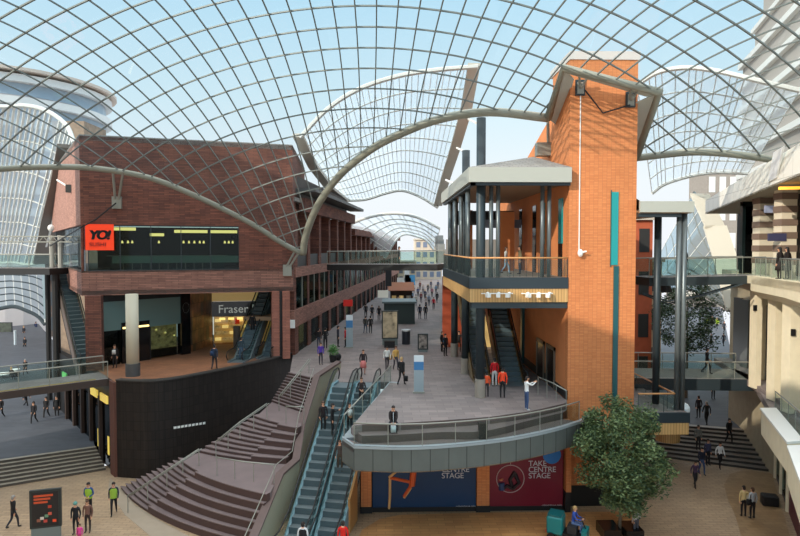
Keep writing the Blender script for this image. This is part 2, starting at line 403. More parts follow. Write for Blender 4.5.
m = MB(); m.prism([(RC.x, RC.y), (RD.x, RD.y), (31, 52), (70, 125), (40, 135), (12, 48)], [.5]*6, [1.35, 1.35, 1.4, 2.2, 2.2, 1.4]); struct(m.build('right_street_floor', ASPH))
# central middle level street
L0 = [(352,426),(362,424.5),(400,423),(440,420.5),(489,417),(531,411),(566,403)]
RIM = [(98,371),(116,382.5),(124,383),(150,383.5),(175,381),(200,376.5),(225,371.5),(250,366),(275,360),(293,354.5)]
cent = gp([(390.6,382)]+L0, MID)+[(10.05, 33.2), (10.05, 53), (27, 176), (2, 176), (-9, 62), (-26, 56), (-26.5, 52)]+gp(RIM, MID)+gp([(290,372),(313,377)], MID)+[(-3.9, 40.5), (-3.5, 42.6), (-3.3, 42.6), (-3.3, 38.2), (-.25, 38.2)]
struct(MB().prism(cent, MID-.45, MID).build('street_floor', PAVE))
# brown paving under the overhanging block
lp = gp(RIM, MID)+[(-7.2, 55), (-26, 56), (-26.5, 52)]
struct(MB().prism(lp, MID+.0, MID+.015).build('arcade_floor', PAVEBR))
# ================================================================== curved charcoal wall under the arcade
cw = thing('curved_dark_wall', 'tall curved charcoal tiled wall beside the grand staircase', 'wall', tuple(G(118, 383, MID))[:2]+(0,))
rim = [Vector((p.x, p.y, 0)) for p in spline([G(x, y, MID) for x, y in RIM[1:]], 4)]
m = MB(); cp = MB()
for a, b in zip(rim, rim[1:]):
    n = Vector((-(b-a).y, (b-a).x, 0)).normalized()*.35
    m.add([a, b, b+n, a+n]+[p+Vector((0, 0, MID+.12)) for p in (a, b, b+n, a+n)], [(0, 3, 2, 1), (0, 1, 5, 4), (2, 3, 7, 6), (1, 2, 6, 5), (3, 0, 4, 7)])
    cp.add([p+Vector((0, 0, MID+.12)) for p in (a-n*.15, b-n*.15, b+n*1.2, a+n*1.2)]+[p+Vector((0, 0, MID+.2)) for p in (a-n*.15, b-n*.15, b+n*1.2, a+n*1.2)], [(0, 3, 2, 1), (0, 1, 5, 4), (2, 3, 7, 6), (1, 2, 6, 5), (3, 0, 4, 7), (4, 5, 6, 7)])
m.build('tiled_face', DARKTILE, cw); cp.build('coping', mat('dark_coping', (62, 60, 58), .5), cw)
a = rim[8]; 
for i in range(9):
    p = P(175+i*3.6, 427.5-i*.55, 10); pr = ray(175+i*3.6, 427.5-i*.55)
    # intersect with the wall line between rim points
    best = None
    for q0, q1 in zip(rim, rim[1:]):
        d = q1-q0; den = pr.x*d.y-pr.y*d.x
        t = (q0.x*d.y-q0.y*d.x)/den; s_ = (q0.x*pr.y-q0.y*pr.x)/den
        if 0 <= s_ <= 1 and t > 0: best = (EYE+pr*t, math.atan2(d.y, d.x))
    if best:
        p, an = best; MB().obox((p.x+math.sin(an)*.03, p.y-math.cos(an)*.03), an, -.09, .09, -.015, .015, p.z-.07, p.z+.07).build('letter', WHITE, cw)
# ================================================================== grand staircase
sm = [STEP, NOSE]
st = thing('grand_staircase', 'broad curved stone staircase with seating steps climbing to the middle street', 'staircase', (-9, 34, 0))
def flight(name, Ls, Le, Rs, Re, n, z0, z1, bulge0, bulge1, split=None):
    """small steps left of split, double-height steps right of it"""
    m = MB(); K = 14
    def edge(f, z):
        a = Vector((Ls[0]+(Le[0]-Ls[0])*f, Ls[1]+(Le[1]-Ls[1])*f, z)); b = Vector((Rs[0]+(Re[0]-Rs[0])*f, Rs[1]+(Re[1]-Rs[1])*f, z))
        d = b-a; nrm = Vector((d.y, -d.x, 0)).normalized(); bu = bulge0+(bulge1-bulge0)*f
        return bez(a, (a+b)/2+nrm*bu*2, b, K)
    def zone(k0, k1, ks):
        j = 0
        while j < n:
            jn = min(n, j+ks); f0 = j/n; f1 = jn/n
            zt = z0+(z1-z0)*jn/n; zb = z0+(z1-z0)*j/n
            e0 = edge(f0, zt)[k0:k1+1]; e1 = edge(f1, zt)[k0:k1+1]
            for i in range(len(e0)-1):
                a, b = e0[i], e0[i+1]
                m.quad((a.x, a.y, zb), (b.x, b.y, zb), (b.x, b.y, zt-.05), (a.x, a.y, zt-.05), 1)
                dd = Vector((b.y-a.y, a.x-b.x, 0)).normalized()*.03
                m.quad((a.x+dd.x, a.y+dd.y, zt-.05), (b.x+dd.x, b.y+dd.y, zt-.05), (b.x+dd.x, b.y+dd.y, zt), (a.x+dd.x, a.y+dd.y, zt), 0)
                m.quad(a+dd, b+dd, e1[i+1], e1[i], 0)
            for e, sgn in ((0, 1), (-1, -1)):
                a, b = e0[e], e1[e]; m.quad((a.x, a.y, 0), (b.x, b.y, 0), b, a, 1)
            j = jn
    if split is None: zone(0, K, 1)
    else: zone(0, split, 1); zone(split, K, 2)
    m.build(name, sm, st)
    return edge
Z1, Z2 = 2.4, 4.1
g2 = lambda x, y, z: tuple(G(x, y, z))[:2]
L0s, L1s = g2(121,489,0), g2(184,458,Z1); R0s, R1s = g2(252,550,0), g2(270,492.5,Z1)
e1 = flight('lower_flight', L0s, L1s, R0s, R1s, 12, 0, Z1, .85, .5, 5)
L2s, L3s = g2(199,452.5,Z1), g2(259,414,Z2); R2s, R3s = g2(286,464,Z1), g2(301,426,Z2)
e2 = flight('middle_flight', L2s, L3s, R2s, R3s, 10, Z1, Z2, .30, .15, 9)
L4s, L5s = g2(272,402,Z2), g2(290,372,MID); R4s, R5s = g2(304,413,Z2), g2(313,377,MID)
e3 = flight('upper_flight', L4s, L5s, R4s, R5s, 11, Z2, MID, .02, 0)
m = MB(); m.prism([p[:2] for p in e1(1, Z1)]+[p[:2] for p in e2(0, Z1)][::-1], Z1-.3, Z1); m.build('landing', STEP, st)
m = MB(); m.prism([p[:2] for p in e2(1, Z2)]+[p[:2] for p in e3(0, Z2)][::-1], Z2-.3, Z2); m.build('landing', STEP, st)
# parapet between staircase and escalators
cop = [(P(338.6,362.6,42.4)), P(316.8,376.9,39.5), P(301.7,425.5,35.9), P(296,461,33.4), P(280,475,31.6), P(254,537,27.9), P(225,607,24.6)]
cop = [Vector(p) for p in cop]
m = MB(); cp = MB(); wd = .21
def side(i):
    d = cop[min(i+1, len(cop)-1)]-cop[max(i-1, 0)]; return Vector((d.y, -d.x, 0)).normalized()
for i in range(len(cop)-1):
    a, b = cop[i], cop[i+1]; na, nb = side(i)*wd, side(i+1)*wd
    m.add([(a.x+na.x*.8, a.y+na.y*.8, 0), (b.x+nb.x*.8, b.y+nb.y*.8, 0), (b.x-nb.x*.8, b.y-nb.y*.8, 0), (a.x-na.x*.8, a.y-na.y*.8, 0), a+na*.8, b+nb*.8, b-nb*.8, a-na*.8], [(0, 1, 5, 4), (2, 3, 7, 6), (4, 5, 6, 7), (3, 0, 4, 7), (1, 2, 6, 5)])
    up = Vector((0, 0, .12)); cp.add([a+na, b+nb, b-nb, a-na, a+na+up, b+nb+up, b-nb+up, a-na+up], [(4, 5, 6, 7), (0, 1, 5, 4), (2, 3, 7, 6), (1, 2, 6, 5), (3, 0, 4, 7), (3, 2, 1, 0)])
pw = thing('stair_parapet', 'stepped parapet wall with brown coping between the staircase and escalators', 'parapet', (cop[3].x, cop[3].y, 0))
m.build('wall_body', mat('greenish_cream_render', (168, 164, 142), .8), pw); cp.build('coping', mat('brown_stone_coping', (102, 84, 80), .7, noise=.06), pw)
MB().tube([c+Vector((-.2, 0, .55)) for c in cop[1:]], .025, 6).build('handrail', STEEL, pw, True)
# staircase handrails
def hrail(label, pts, h=.95, n=5):
    pts = [Vector(p) for p in pts]; t = thing('handrail', label, 'handrail', tuple(pts[0]))
    MB().tube([p+Vector((0, 0, h)) for p in pts], .035, 8).build('rail', STEEL, t, True)
    MB().tube([p+Vector((.12, .1, h-.02)) for p in pts], .03, 8).build('rail', STEEL, t, True)
    tot = len(pts)-1
    for i in range(n+1):
        f = tot*i/n; k = min(int(f), tot-1); p = pts[k].lerp(pts[k+1], f-k); MB().cyl(p.x, p.y, p.z-.05, p.z+h, .025, 8).build('post', STEEL, t)
hrail('double steel handrail down the lower curved flight', [G(128,513,0), G(167,487,1.2), G(199,466,Z1)], n=4)
hrail('double steel handrail on the middle flight beside the dark wall', [G(216,458,Z1), G(240,438,3.3), G(267,419,Z2)], n=4)
hrail('double steel handrail on the topmost flight', [G(279,411,Z2), G(296,390,5.2), G(309,373,MID)], n=3)
railing('short steel railing across the lower stair landing', [G(217,476,Z1), G(245,481,Z1), G(274,484,Z1)], 1.0, 1.0, gl=None, name='landing_railing')
railing('short steel railing across the upper stair landing', [G(286,423,Z2), G(304,424,Z2)], 1.0, .9, gl=None, name='landing_railing')
# ================================================================== restaurant block on the left (upper box)
CA = P(81, 250, 43); CB = P(293, 250, 47); CA.z = CB.z = 0
ang = math.atan2(CB.y-CA.y, CB.x-CA.x); LEN = (CB-CA).length
def fx(px):   # distance along the front from the left corner
    r = ray(px, 250); d = CB-CA; t = (CA.y*r.x-CA.x*r.y)/(d.x*r.y-d.y*r.x); return t*LEN
bl = thing('restaurant_block', 'dark brick block with a glazed restaurant floor overhanging the left arcade', 'building', (CA.x, CA.y, 11.1))
O2 = (CA.x, CA.y); a2 = R(90+32)  # side wall runs back and to the left
w0, w1 = fx(88), fx(239)
m = MB(); m.obox(O2, ang, 0, LEN, 0, .5, 11.1, UP); m.build('parapet_band', BRICKP, bl)
m = MB(); m.obox(O2, ang, 0, LEN, 0, .5, 16.05, 22.2); m.obox(O2, ang, w1, LEN, 0, .5, UP, 16.05); m.obox(O2, ang, 0, w0*.3, 0, .3, UP, 16.05); m.build('front_brickwork', BRICK, bl)
dS = Vector((math.cos(a2), math.sin(a2), 0))
m = MB(); m.obox(O2, a2, 0, 26, -.5, 0, 16.05, 22.2); m.build('side_brickwork', BRICKSUN, bl)
m = MB(); m.obox(O2, a2, 0, 26, -.5, 0, 11.1, UP); m.build('side_band', BRICKP, bl)
m = MB(); m.obox(O2, a2, .2, 25, -.3, -.2, UP, 16.05); m.build('side_window', glass('side_glass', (140, 160, 170), .5), bl)
e_ = CB+Vector((-.9, 14, 0)); f_ = CA+dS*26
m = MB(); m.prism([(CA.x, CA.y), (CB.x, CB.y), (e_.x, e_.y), (f_.x, f_.y)], 11.15, 11.45); m.build('soffit', mat('soffit_dark', (120, 100, 92), .8), bl)
m = MB(); m.prism([(CA.x, CA.y), (CB.x, CB.y), (e_.x, e_.y), (f_.x, f_.y)], 21.9, 22.3); m.build('roof', SLATE, bl)
m = MB(); m.prism([(CA.x, CA.y), (CB.x, CB.y), (e_.x, e_.y), (f_.x, f_.y)], UP-.1, UP+.02); m.build('restaurant_floor', mat('dark_floor', (70, 60, 52), .5), bl)
m = MB(); m.obox((CB.x, CB.y), math.atan2(e_.y-CB.y, e_.x-CB.x), 0, 14, 0, .5, 11.1, 22.2); m.build('street_side_brickwork', BRICK, bl)
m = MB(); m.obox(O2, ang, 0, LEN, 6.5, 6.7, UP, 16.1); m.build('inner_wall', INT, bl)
m = MB(); m.obox(O2, ang, w0, w1, .12, .16, UP+.02, 16.05); wp = m.build('window', glass('restaurant_glass', (196, 210, 204), .05), bl)
m = MB()
for k in range(6): xx = w0+(w1-w0)*k/5; m.obox(O2, ang, xx-.025, xx+.025, .08, .2, UP, 16.05)
m.obox(O2, ang, w0, w1, .05, .2, UP, UP+.07); m.obox(O2, ang, w0, w1, .05, .2, 15.98, 16.06); m.build('window_frame', DARKSTEEL, wp)
m = MB(); m.obox(O2, ang, w0+1.5, w1, .2, .24, 13.35, 13.85); m.build('frosted_band', mat('frosted_film', (126, 150, 142), .7), wp)
# restaurant fittings
t = thing('conveyor_counter', 'long dark restaurant counter behind the upper window', 'counter', (CA.x, CA.y, UP))
m = MB(); m.obox(O2, ang, w0+1, w1-1, 2.6, 3.4, UP, UP+1.0); m.build('counter_body', mat('dark_teal_panel', (34, 60, 58), .5), t)
m = MB(); m.obox(O2, ang, w0+.8, w1-.8, 2.5, 3.5, UP+1.0, UP+1.06); m.build('countertop', mat('steel_top', (150, 150, 140), .3, .6), t)
for k, (a, b, yy, zz) in enumerate([(.12, .27, 3, 15.75), (.36, .46, 4, 15.35), (.54, .78, 3, 15.6), (.80, 1.0, 3, 15.6)]):
    m = MB(); m.obox(O2, ang, w0+(w1-w0)*a, w0+(w1-w0)*b, yy, yy+.25, zz, zz+.22)
    o = m.build('ceiling_lamp', LAMP); tag(o, ['warm strip lamp nearest the red sign in the restaurant', 'short low strip lamp hung mid restaurant', 'long warm strip lamp right of the restaurant centre', 'warm strip lamp at the right end of the restaurant'][k], 'lamp')
lp_ = [.16, .2, .23, .42, .60, .64, .68, .72, .75, .91, .94, .97]
b0 = None
for k, a in enumerate(lp_):
    xx = w0+(w1-w0)*a; q = Vector(O2+(0,))+Vector((math.cos(ang)*xx-math.sin(ang)*4.5, math.sin(ang)*xx+math.cos(ang)*4.5, 15.0))
    m = MB(); m.cyl(q.x, q.y, q.z-.2, q.z, .09, 8, r2=.05); o = m.build('pendant_lamp', LAMP); tag(o, 'small warm pendant lamp hanging inside the upper restaurant', 'lamp', 'pendant lamps over the restaurant counter')
    MB().cyl(q.x, q.y, q.z, 16.1, .01, 4).build('cable', BLACK, o)
st_m = mat('stool_seat', (120, 60, 40), .5)
for k in range(11):
    xx = w0+2+(w1-w0-4)*k/10; q = Vector(O2+(0,))+Vector((math.cos(ang)*xx-math.sin(ang)*1.9, math.sin(ang)*xx+math.cos(ang)*1.9, UP))
    if k == 0:
        s0 = thing('counter_stool', 'red topped stool at the restaurant counter behind the glass', 'stool', q, 'stools at the restaurant counter')
        MB().cyl(q.x, q.y, q.z+.66, q.z+.74, .2, 12).build('seat', st_m, s0); MB().cyl(q.x, q.y, q.z+.02, q.z+.66, .035, 8).build('stem', STEEL, s0); MB().cyl(q.x, q.y, q.z, q.z+.03, .2, 12).build('base', STEEL, s0)
    else: c = copy_tree(s0); c.location = q
# red sign
sg = thing('restaurant_sign', 'square bright red sign with bold black lettering on the restaurant corner', 'sign', (CA.x, CA.y, 14.3))
s0x, s1x = fx(86.5), fx(114.5)
m = MB(); m.obox(O2, ang, s0x, s1x, -.35, -.15, 14.28, 16.08); m.build('panel', mat('sign_red', (250, 62, 12), .4, emit=.35), sg)
def on_front(x, y, z): return (O2[0]+math.cos(ang)*x-math.sin(ang)*y, O2[1]+math.sin(ang)*x+math.cos(ang)*y, z)
text_part('lettering', 'YO!', .86, on_front(s0x+.2, -.39, 15.05), ang, BLACK, sg, depth=.03, shear=.2, spacing=.86, weight=.03)
text_part('lettering', 'YO!', .86, on_front(s0x+.25, -.39, 15.05), ang, BLACK, sg, depth=.03, shear=.2, spacing=.86, weight=.03)
text_part('small_lettering', 'SUSHI', .38, on_front(s0x+.25, -.39, 14.55), ang, mat('dark_red_text', (120, 20, 8), .5), sg, depth=.02, spacing=1.1, weight=.008)
# brackets of the roof on the brick
vbracket(RP(118, 170)-Vector((0, 0, .1)), Vector(on_front(fx(118), -.15, P(118, 200, 43.4).z)), roof, .35)
vbracket(RP(298, 250), Vector(on_front(fx(287), -.15, 12.9)), roof, .2)
# cable along the brick
MB().tube([P(50, 246, 50), P(80, 228, 42.7), P(95, 220, 42.9), P(105, 212, 43), P(116, 203, 43.2)], .05, 6).build('tie_cable', BLACK, roof)
# ---------------- arcade below the block: column, pier, shopfronts
cl = thing('round_column', 'thick cream round column with a grey base on the arcade terrace', 'column', G(133, 378, MID))
cb = G(133, 376, MID); MB().cyl(cb.x, cb.y, MID, MID+.85, .46, 24).build('base', mat('grey_column_base', (74, 74, 74), .6), cl); MB().cyl(cb.x, cb.y, MID+.85, 11.42, .40, 24).build('shaft', mat('cream_column', (206, 198, 176), .6), cl, True)
def onz(px, py): return G(px, py, MID)
pr = onz(86, 371); pr2 = onz(100, 371)
tag(MB().obox((pr.x, pr.y), ang, 0, 1.0, 0, 1.0, MID, 11.15).build('brick_pier', BRICK), 'brick pier at the left end of the arcade, by the lower bridge', 'pier')
sA = onz(101, 367); sB = onz(181, 355); an1 = math.atan2(sB.y-sA.y, sB.x-sA.x); sl = (sB-sA).length; SO = (sA.x, sA.y)
t = thing('fashion_shopfront', 'dark shopfront with grey-green fascia and lit display behind the cream column', 'shopfront', (sA.x, sA.y, MID))
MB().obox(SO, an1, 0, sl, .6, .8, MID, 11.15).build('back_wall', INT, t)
MB().obox(SO, an1, 0, sl, 0, .12, 8.5, 10.6).build('fascia', mat('grey_green_film', (96, 120, 116), .5), t)
MB().obox(SO, an1, 0, sl, -.05, .2, 10.6, 11.15).build('top_beam', BLACK, t)
MB().obox(SO, an1, sl*.24, sl*.58, -.1, .1, MID, 9.0).build('door_portal', BLACKGL, t)
text_part('lettering', 'HOTEL ROAMERE', .3, (SO[0]+math.cos(an1)*sl*.27+.0, SO[1]+math.sin(an1)*sl*.27-.15, 8.5), an1, LAMP, t, depth=.01) if 0 else None
for a, b in ((.25, .37), (.43, .57)):
    MB().obox(SO, an1, sl*a, sl*b, -.14, -.1, 8.55, 8.68).build('lit_lettering', LAMP, t)
MB().obox(SO, an1, sl*.60, sl*.97, .3, .4, MID+.7, 8.5).build('display', SHELF, t)
MB().obox(SO, an1, sl*.60, sl*.97, 0, .04, MID+.1, 8.5).build('window', G_WIN, t)
MB().obox(SO, an1, sl*.02, sl*.22, 0, .04, MID, 8.5).build('window', G_WIN, t)
MB().obox(SO, an1, sl*.58, sl*.60, -.03, .1, MID, 8.5).build('mullion', BLACK, t)
for k in range(3): 
    x = sl*(.66+.12*k); MB().ball((SO[0]+math.cos(an1)*x, SO[1]+math.sin(an1)*x+.2, 8.2-.3*k), .08, .08, .08).build('spotlight', LAMP, t)
# dark column with emblem, then mosaic wall
tag(MB().obox((sB.x, sB.y), an1, .02, .8, -.1, .5, MID, 11.15).build('black_pilaster', BLACKGL), 'glossy black pilaster with a pale round emblem at the shop corner', 'pilaster')
t = bpy.context.scene.objects['black_pilaster']
m = MB(); cc = Vector((sB.x+math.cos(an1)*.52, sB.y+math.sin(an1)*.52-.12, 9.7))
m.tube([cc+Vector((math.cos(a)*.28*math.cos(an1), math.cos(a)*.28*math.sin(an1), math.sin(a)*.4)) for a in [i*math.pi/8 for i in range(17)]], .025, 5)
m.obox((cc.x, cc.y), an1, -.03, .03, -.02, .02, 9.45, 9.95); e_m = m.build('emblem', mat('pale_grey_mark', (160, 160, 150), .5), None); e_m.parent = t; e_m.location = e_m.location-t.location
mA = onz(191, 352.5); mB = onz(213, 344)
an2 = math.atan2(mB.y-mA.y, mB.x-mA.x)
t = MB().obox((mA.x, mA.y), an2, .25, (mB-mA).length, 0, .3, MID, 11.15).build('mosaic_wall', mat('bronze_mosaic', (150, 96, 60), .4, noise=.6, nscale=1.3, brick=(.55, 1.1, (60, 46, 36), .02, .3), col2=(88, 76, 60))); tag(t, 'bronze and brown mosaic wall turning in to the department store', 'wall')
# department store front
dA = onz(212, 345); dB = P(300, 345, dA.y+1.5); dB.z = MID; an3 = math.atan2(dB.y-dA.y, dB.x-dA.x); dl = (dB-dA).length; DO = (dA.x, dA.y)
t = thing('department_store_front', 'brightly lit store front under a black fascia with white lettering', 'shopfront', dA)
MB().obox(DO, an3, 0, dl, 0, .2, 8.45, 9.75).build('fascia', BLACKGL, t)
MB().obox(DO, an3, 0, dl, .3, .5, 9.75, 11.15).build('lit_ceiling_panel', WARMD, t)
text_part('lettering', 'Fraser H', 1.0, (DO[0]+math.cos(an3)*.55, DO[1]+math.sin(an3)*.55-.08, 8.78), an3, mat('dim_white_text', (190, 196, 190), .5, emit=.35), t, depth=.03)
MB().obox(DO, an3, .1, dl, 1.1, 1.2, MID, 8.45).build('lit_display', WARMD, t)
for k in range(4):
    for j in range(6):
        MB().obox(DO, an3, .2+j*.62, .72+j*.62, .75, 1.0, MID+.25+.55*k, MID+.5+.55*k).build('lit_shelf', SHELF if (k+j) % 3 else WARM, t)
MB().obox(DO, an3, 1.9, 2.3, .6, .7, 7.7, 8.2).build('red_poster', mat('poster_red', (230, 60, 30), .5, emit=.4), t)
MB().obox(DO, an3, 0, dl, .05, .1, MID, 8.45).build('window', glass('store_glass', (225, 225, 215), .1), t)
for k in range(4): MB().obox(DO, an3, .6+.75*k, 1.1+.75*k, .5, .56, 8.1, 8.3).build('lightbox', LAMP, t)
# brick piers in front of escalators at the block's street corner
for k, (px, w_, lab) in enumerate([(276, .8, 'slim brick pier beside the arcade escalators'), (286.5, .8, 'slim brick pier at the street corner under the block')]):
    q = P(px-3.5, 360, 46.3); tag(MB().obox((q.x, q.y), ang, 0, .55, 0, .8, MID, 11.15).build('brick_pier', mat('pink_brown_brick', (170, 110, 92), .9, noise=.15, brick=(.9, .12, (110, 78, 68), .012, .5), col2=(150, 96, 82))), lab, 'pier')
q = P(278.2, 360, 46.5); tag(MB().obox((q.x, q.y), ang, 0, .34, 0, .3, MID, 11.15).build('dark_column', BLACK), 'black steel column between the two slim brick piers', 'column')
# ================================================================== escalator maker
ESTEP = mat('escalator_step', (112, 124, 128), .45, .3); ESTEP2 = mat('escalator_riser', (74, 90, 96), .6)
ESKIRT = mat('escalator_skirt', (122, 132, 136), .4, .3); HAND = mat('rubber_handrail', (24, 26, 28), .5)
def escalator(label, lo, hi, w=.62, group=None, glc=None, skirt=None, flat0=1.3):
    lo, hi = Vector(lo), Vector(hi); d = hi-lo; hd = Vector((d.x, d.y, 0)); L = hd.length; hd.normalize(); s = Vector((hd.y, -hd.x, 0))
    t = thing('escalator', label, 'escalator', tuple(lo), group); rise = d.z; f0 = flat0/L; f1 = 1-1.0/L
    def pz(f):   # profile
        if f < f0: return 0
        if f > f1: return rise
        return rise*(f-f0)/(f1-f0)
    n = int(L*(f1-f0)/.4); m = MB()
    def at(f, off, dz=0): p = lo+hd*L*f+s*off; p.z = lo.z+pz(f)+dz; return p
    m.quad(at(0, -w, .02), at(0, w, .02), at(f0, w, .02), at(f0, -w, .02), 0); m.quad(at(f1, -w, .02), at(f1, w, .02), at(1, w, .02), at(1, -w, .02), 0)
    for i in range(n):
        fa = f0+(f1-f0)*i/n; fb = f0+(f1-f0)*(i+1)/n; za = lo.z+rise*i/n+.02; zb = lo.z+rise*(i+1)/n+.02
        a = lo+hd*L*fa; b = lo+hd*L*fb
        m.quad(Vector((a.x-s.x*w, a.y-s.y*w, za)), Vector((a.x+s.x*w, a.y+s.y*w, za)), Vector((a.x+s.x*w, a.y+s.y*w, zb)), Vector((a.x-s.x*w, a.y-s.y*w, zb)), 1)
        m.quad(Vector((a.x-s.x*w, a.y-s.y*w, zb)), Vector((a.x+s.x*w, a.y+s.y*w, zb)), Vector((b.x+s.x*w, b.y+s.y*w, zb)), Vector((b.x-s.x*w, b.y-s.y*w, zb)), 0)
    m.build('step_band', [ESTEP, ESTEP2], t)
    fr = [0, f0*.9, f0, f1, 1]
    for sd_ in (-1, 1):
        sk = MB(); gl_ = MB(); o0 = sd_*w; o1 = sd_*(w+.16)
        for fa, fb in zip(fr, fr[1:]):
            a0, b0 = at(fa, o0, .12), at(fb, o0, .12); a1, b1 = at(fa, o1, .16), at(fb, o1, .16)
            dn = Vector((0, 0, -.9)); sk.add([a0, b0, b1, a1, a0+dn, b0+dn, b1+dn, a1+dn], [(0, 1, 2, 3), (7, 6, 5, 4), (0, 4, 5, 1), (3, 2, 6, 7), (0, 3, 7, 4), (1, 5, 6, 2)])
            g0, g1 = at(fa, (o0+o1)/2, .14), at(fb, (o0+o1)/2, .14); up_ = Vector((0, 0, .72)); e = s*.01
            gl_.add([g0-e, g1-e, g1-e+up_, g0-e+up_, g0+e, g1+e, g1+e+up_, g0+e+up_], [(0, 1, 2, 3), (7, 6, 5, 4), (3, 2, 6, 7)])
        sk.build('skirt', skirt or ESKIRT, t); gl_.build('glass_side', glc or G_RAIL, t)
        mid_o = (o0+o1)/2
        hr = [at(0, mid_o, .25)-hd*.15, at(0, mid_o, .55)-hd*.38, at(0, mid_o, .85)-hd*.2, at(0, mid_o, .92)+hd*.1]+[at(f, mid_o, .92) for f in (f0*.8, f0*1.2, f1*.97, min(1, f1*1.02))]+[at(1, mid_o, .92), at(1, mid_o, .85)+hd*.25, at(1, mid_o, .5)+hd*.38, at(1, mid_o, .2)+hd*.15]
        MB().tube(hr, .042, 8).build('handrail', HAND, t, True)
    m = MB(); dn = Vector((0, 0, -.95))
    for fa, fb in zip(fr, fr[1:]):
        m.quad(at(fa, -w-.16)+dn, at(fa, w+.16)+dn, at(fb, w+.16)+dn, at(fb, -w-.16)+dn)
    m.build('underside', DARKSTEEL, t)
    return t
SK2 = mat('blue_steel_skirt', (112, 142, 154), .5)
eL_lo, eL_hi = Vector((-5.05, 26.2, 0)), Vector((-2.38, 38.0, MID))
eR_lo, eR_hi = eL_lo+Vector((1.5, -.3, 0)), eL_hi+Vector((1.42, 0, 0))
escalator('blue-grey escalator directly beside the staircase parapet', eL_lo, eL_hi, .53, skirt=SK2, flat0=3.2)
escalator('blue-grey escalator beside the curved terrace end', eR_lo, eR_hi, .53, skirt=SK2, flat0=3.2)
# timber side of the right escalator
a = eR_lo+Vector((.74+.2*(4.4/11.8)*11.8/4.4*0+(4.6*.2), 4.6, 0)); b_ = eR_lo+Vector((.74+6.1*.2, 6.1, 0))
m = MB(); zz = lambda y: max(.3, (y-27.5)*.58)
m.add([(a.x, a.y, 0), (b_.x, b_.y, 0), (b_.x, b_.y, zz(b_.y)), (a.x, a.y, zz(a.y)), (a.x+.12, a.y, 0), (b_.x+.12, b_.y, 0), (b_.x+.12, b_.y, zz(b_.y)), (a.x+.12, a.y, zz(a.y))], [(0, 1, 2, 3), (7, 6, 5, 4), (3, 2, 6, 7), (0, 3, 7, 4), (1, 5, 6, 2)])
tag(m.build('timber_side_panel', mat('amber_panel', (180, 130, 76), .6)), 'sloping timber panel closing the side of the right escalator', 'panel')
# escalators under the restaurant block
q0 = onz(231, 371); q1 = P(266, 291, 50.5)
lo1 = Vector((q0.x-.35, 44.7, MID)); hi1 = Vector((q0.x+1.0, 55.6, UP)); 
escalator('arcade escalator on the left, climbing up beside the store front', lo1, hi1, .5)
escalator('arcade escalator on the right, next to the slim brick piers', lo1+Vector((1.8, 1.3, 0)), hi1+Vector((1.8, 1.3, 0)), .5)
pp = onz(237, 349); tag(MB().cyl(pp.x, pp.y, MID, MID+1.9, .3, 12).build('rounded_totem', mat('stone_grey', (110, 104, 96), .7)), 'grey rounded stone pillar in front of the lit store window', 'pillar')
# ================================================================== street facade on the left
FS = P(293, 250, 48); FS.z = 0; fa = math.atan2(.994, .106)+R(.2); FD = Vector((math.cos(fa), math.sin(fa), 0)); FO = (FS.x, FS.y)
fb = thing('brick_street_building', 'long two-storey brick shopping street building with loggia above shop windows', 'building', (FS.x, FS.y, MID))
def fbox(name, t0, t1, o0, o1, z0, z1, m_, par=None):
    return MB().obox(FO, fa, t0, t1, -o1, -o0, z0, z1).build(name, m_, par or fb)
fbox('upper_band', 0, 102, -.2, .2, 12.1, 12.9, BRICKP); fbox('lower_band', -.5, 102, -.2, .2, 8.2, 9.55, BRICKP)
fbox('roof_parapet', 2, 29, 0, .5, 17.4, 18.5, BRICK); fbox('roof_parapet', 29, 102, 0, .5, 16.0, 16.8, BRICK)
fbox('roof_overhang', 1.5, 29.5, -.2, 1.5, 18.95, 19.25, mat('roof_dark_grey', (92, 92, 90), .6)); fbox('attic_wall', 3, 28, -3, -.4, 18.4, 20.4, mat('attic_dark', (74, 66, 62), .8))
fbox('loggia_back_wall', 0, 102, -3.2, -3, 12.9, 18, BRICK)
fbox('shop_floor_slab', 0, 102, -4, 0, 12.3, 12.6, SOFFIT); fbox('shop_floor_slab', 0, 102, -4, 0, 8.7, 9.0, SOFFIT); fbox('roof_slab', 0, 29, -4.0, .2, 18.1, 18.4, SLATE); fbox('roof_slab', 29, 102, -4, .2, 16.5, 16.7, SLATE)
cols = [(70, 96, 100), (150, 150, 140), (60, 56, 66), (110, 96, 80), (180, 178, 168), (96, 70, 60)]
for i in range(22):
    t0 = i*4.6
    ztop = 17.5 if t0 < 29 else 16.0
    fbox('pier', t0, t0+.9, -.9, .12, 12.9, ztop, BRICK); fbox('pier', t0, t0+.6, -.3, .08, 9.5, 12.15, BRICK); fbox('pier', t0, t0+1.1, -.3, .12, MID, 8.25, BRICK)
    c = cols[i % 6]; wn = fbox('window', t0+.6, t0+4.6, .0, .04, 9.55, 12.1, G_WIN); fbox('mullion', t0+2.6, t0+2.68, 0, .1, 9.55, 12.1, STEEL, wn)
    fbox('display', t0+.8, t0+4.5, -1.2, -1.1, 9.55, 12.1, mat('display_%d' % (i % 6), c, .7, noise=.3, nscale=1.2, emit=.12))
    wn = fbox('shop_window', t0+1.1, t0+4.6, .0, .04, MID, 8.2, G_WIN)
    fbox('shop_display', t0+1.2, t0+4.5, -1.0, -.9, MID, 8.2, [SHELF, WARMD, INT, mat('display_2', cols[2], .7), INT, mat('display_4', cols[4], .7)][i % 6])
    lw = fbox('loggia_railing', t0+.9, t0+4.6, -.05, .0, 12.9, 13.9, mat('dark_panel_railing', (40, 38, 38), .5))
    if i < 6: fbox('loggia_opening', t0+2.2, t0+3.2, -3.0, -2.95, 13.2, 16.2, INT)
# lit soffit lip of loggia
ov = P(305, 222, 46)
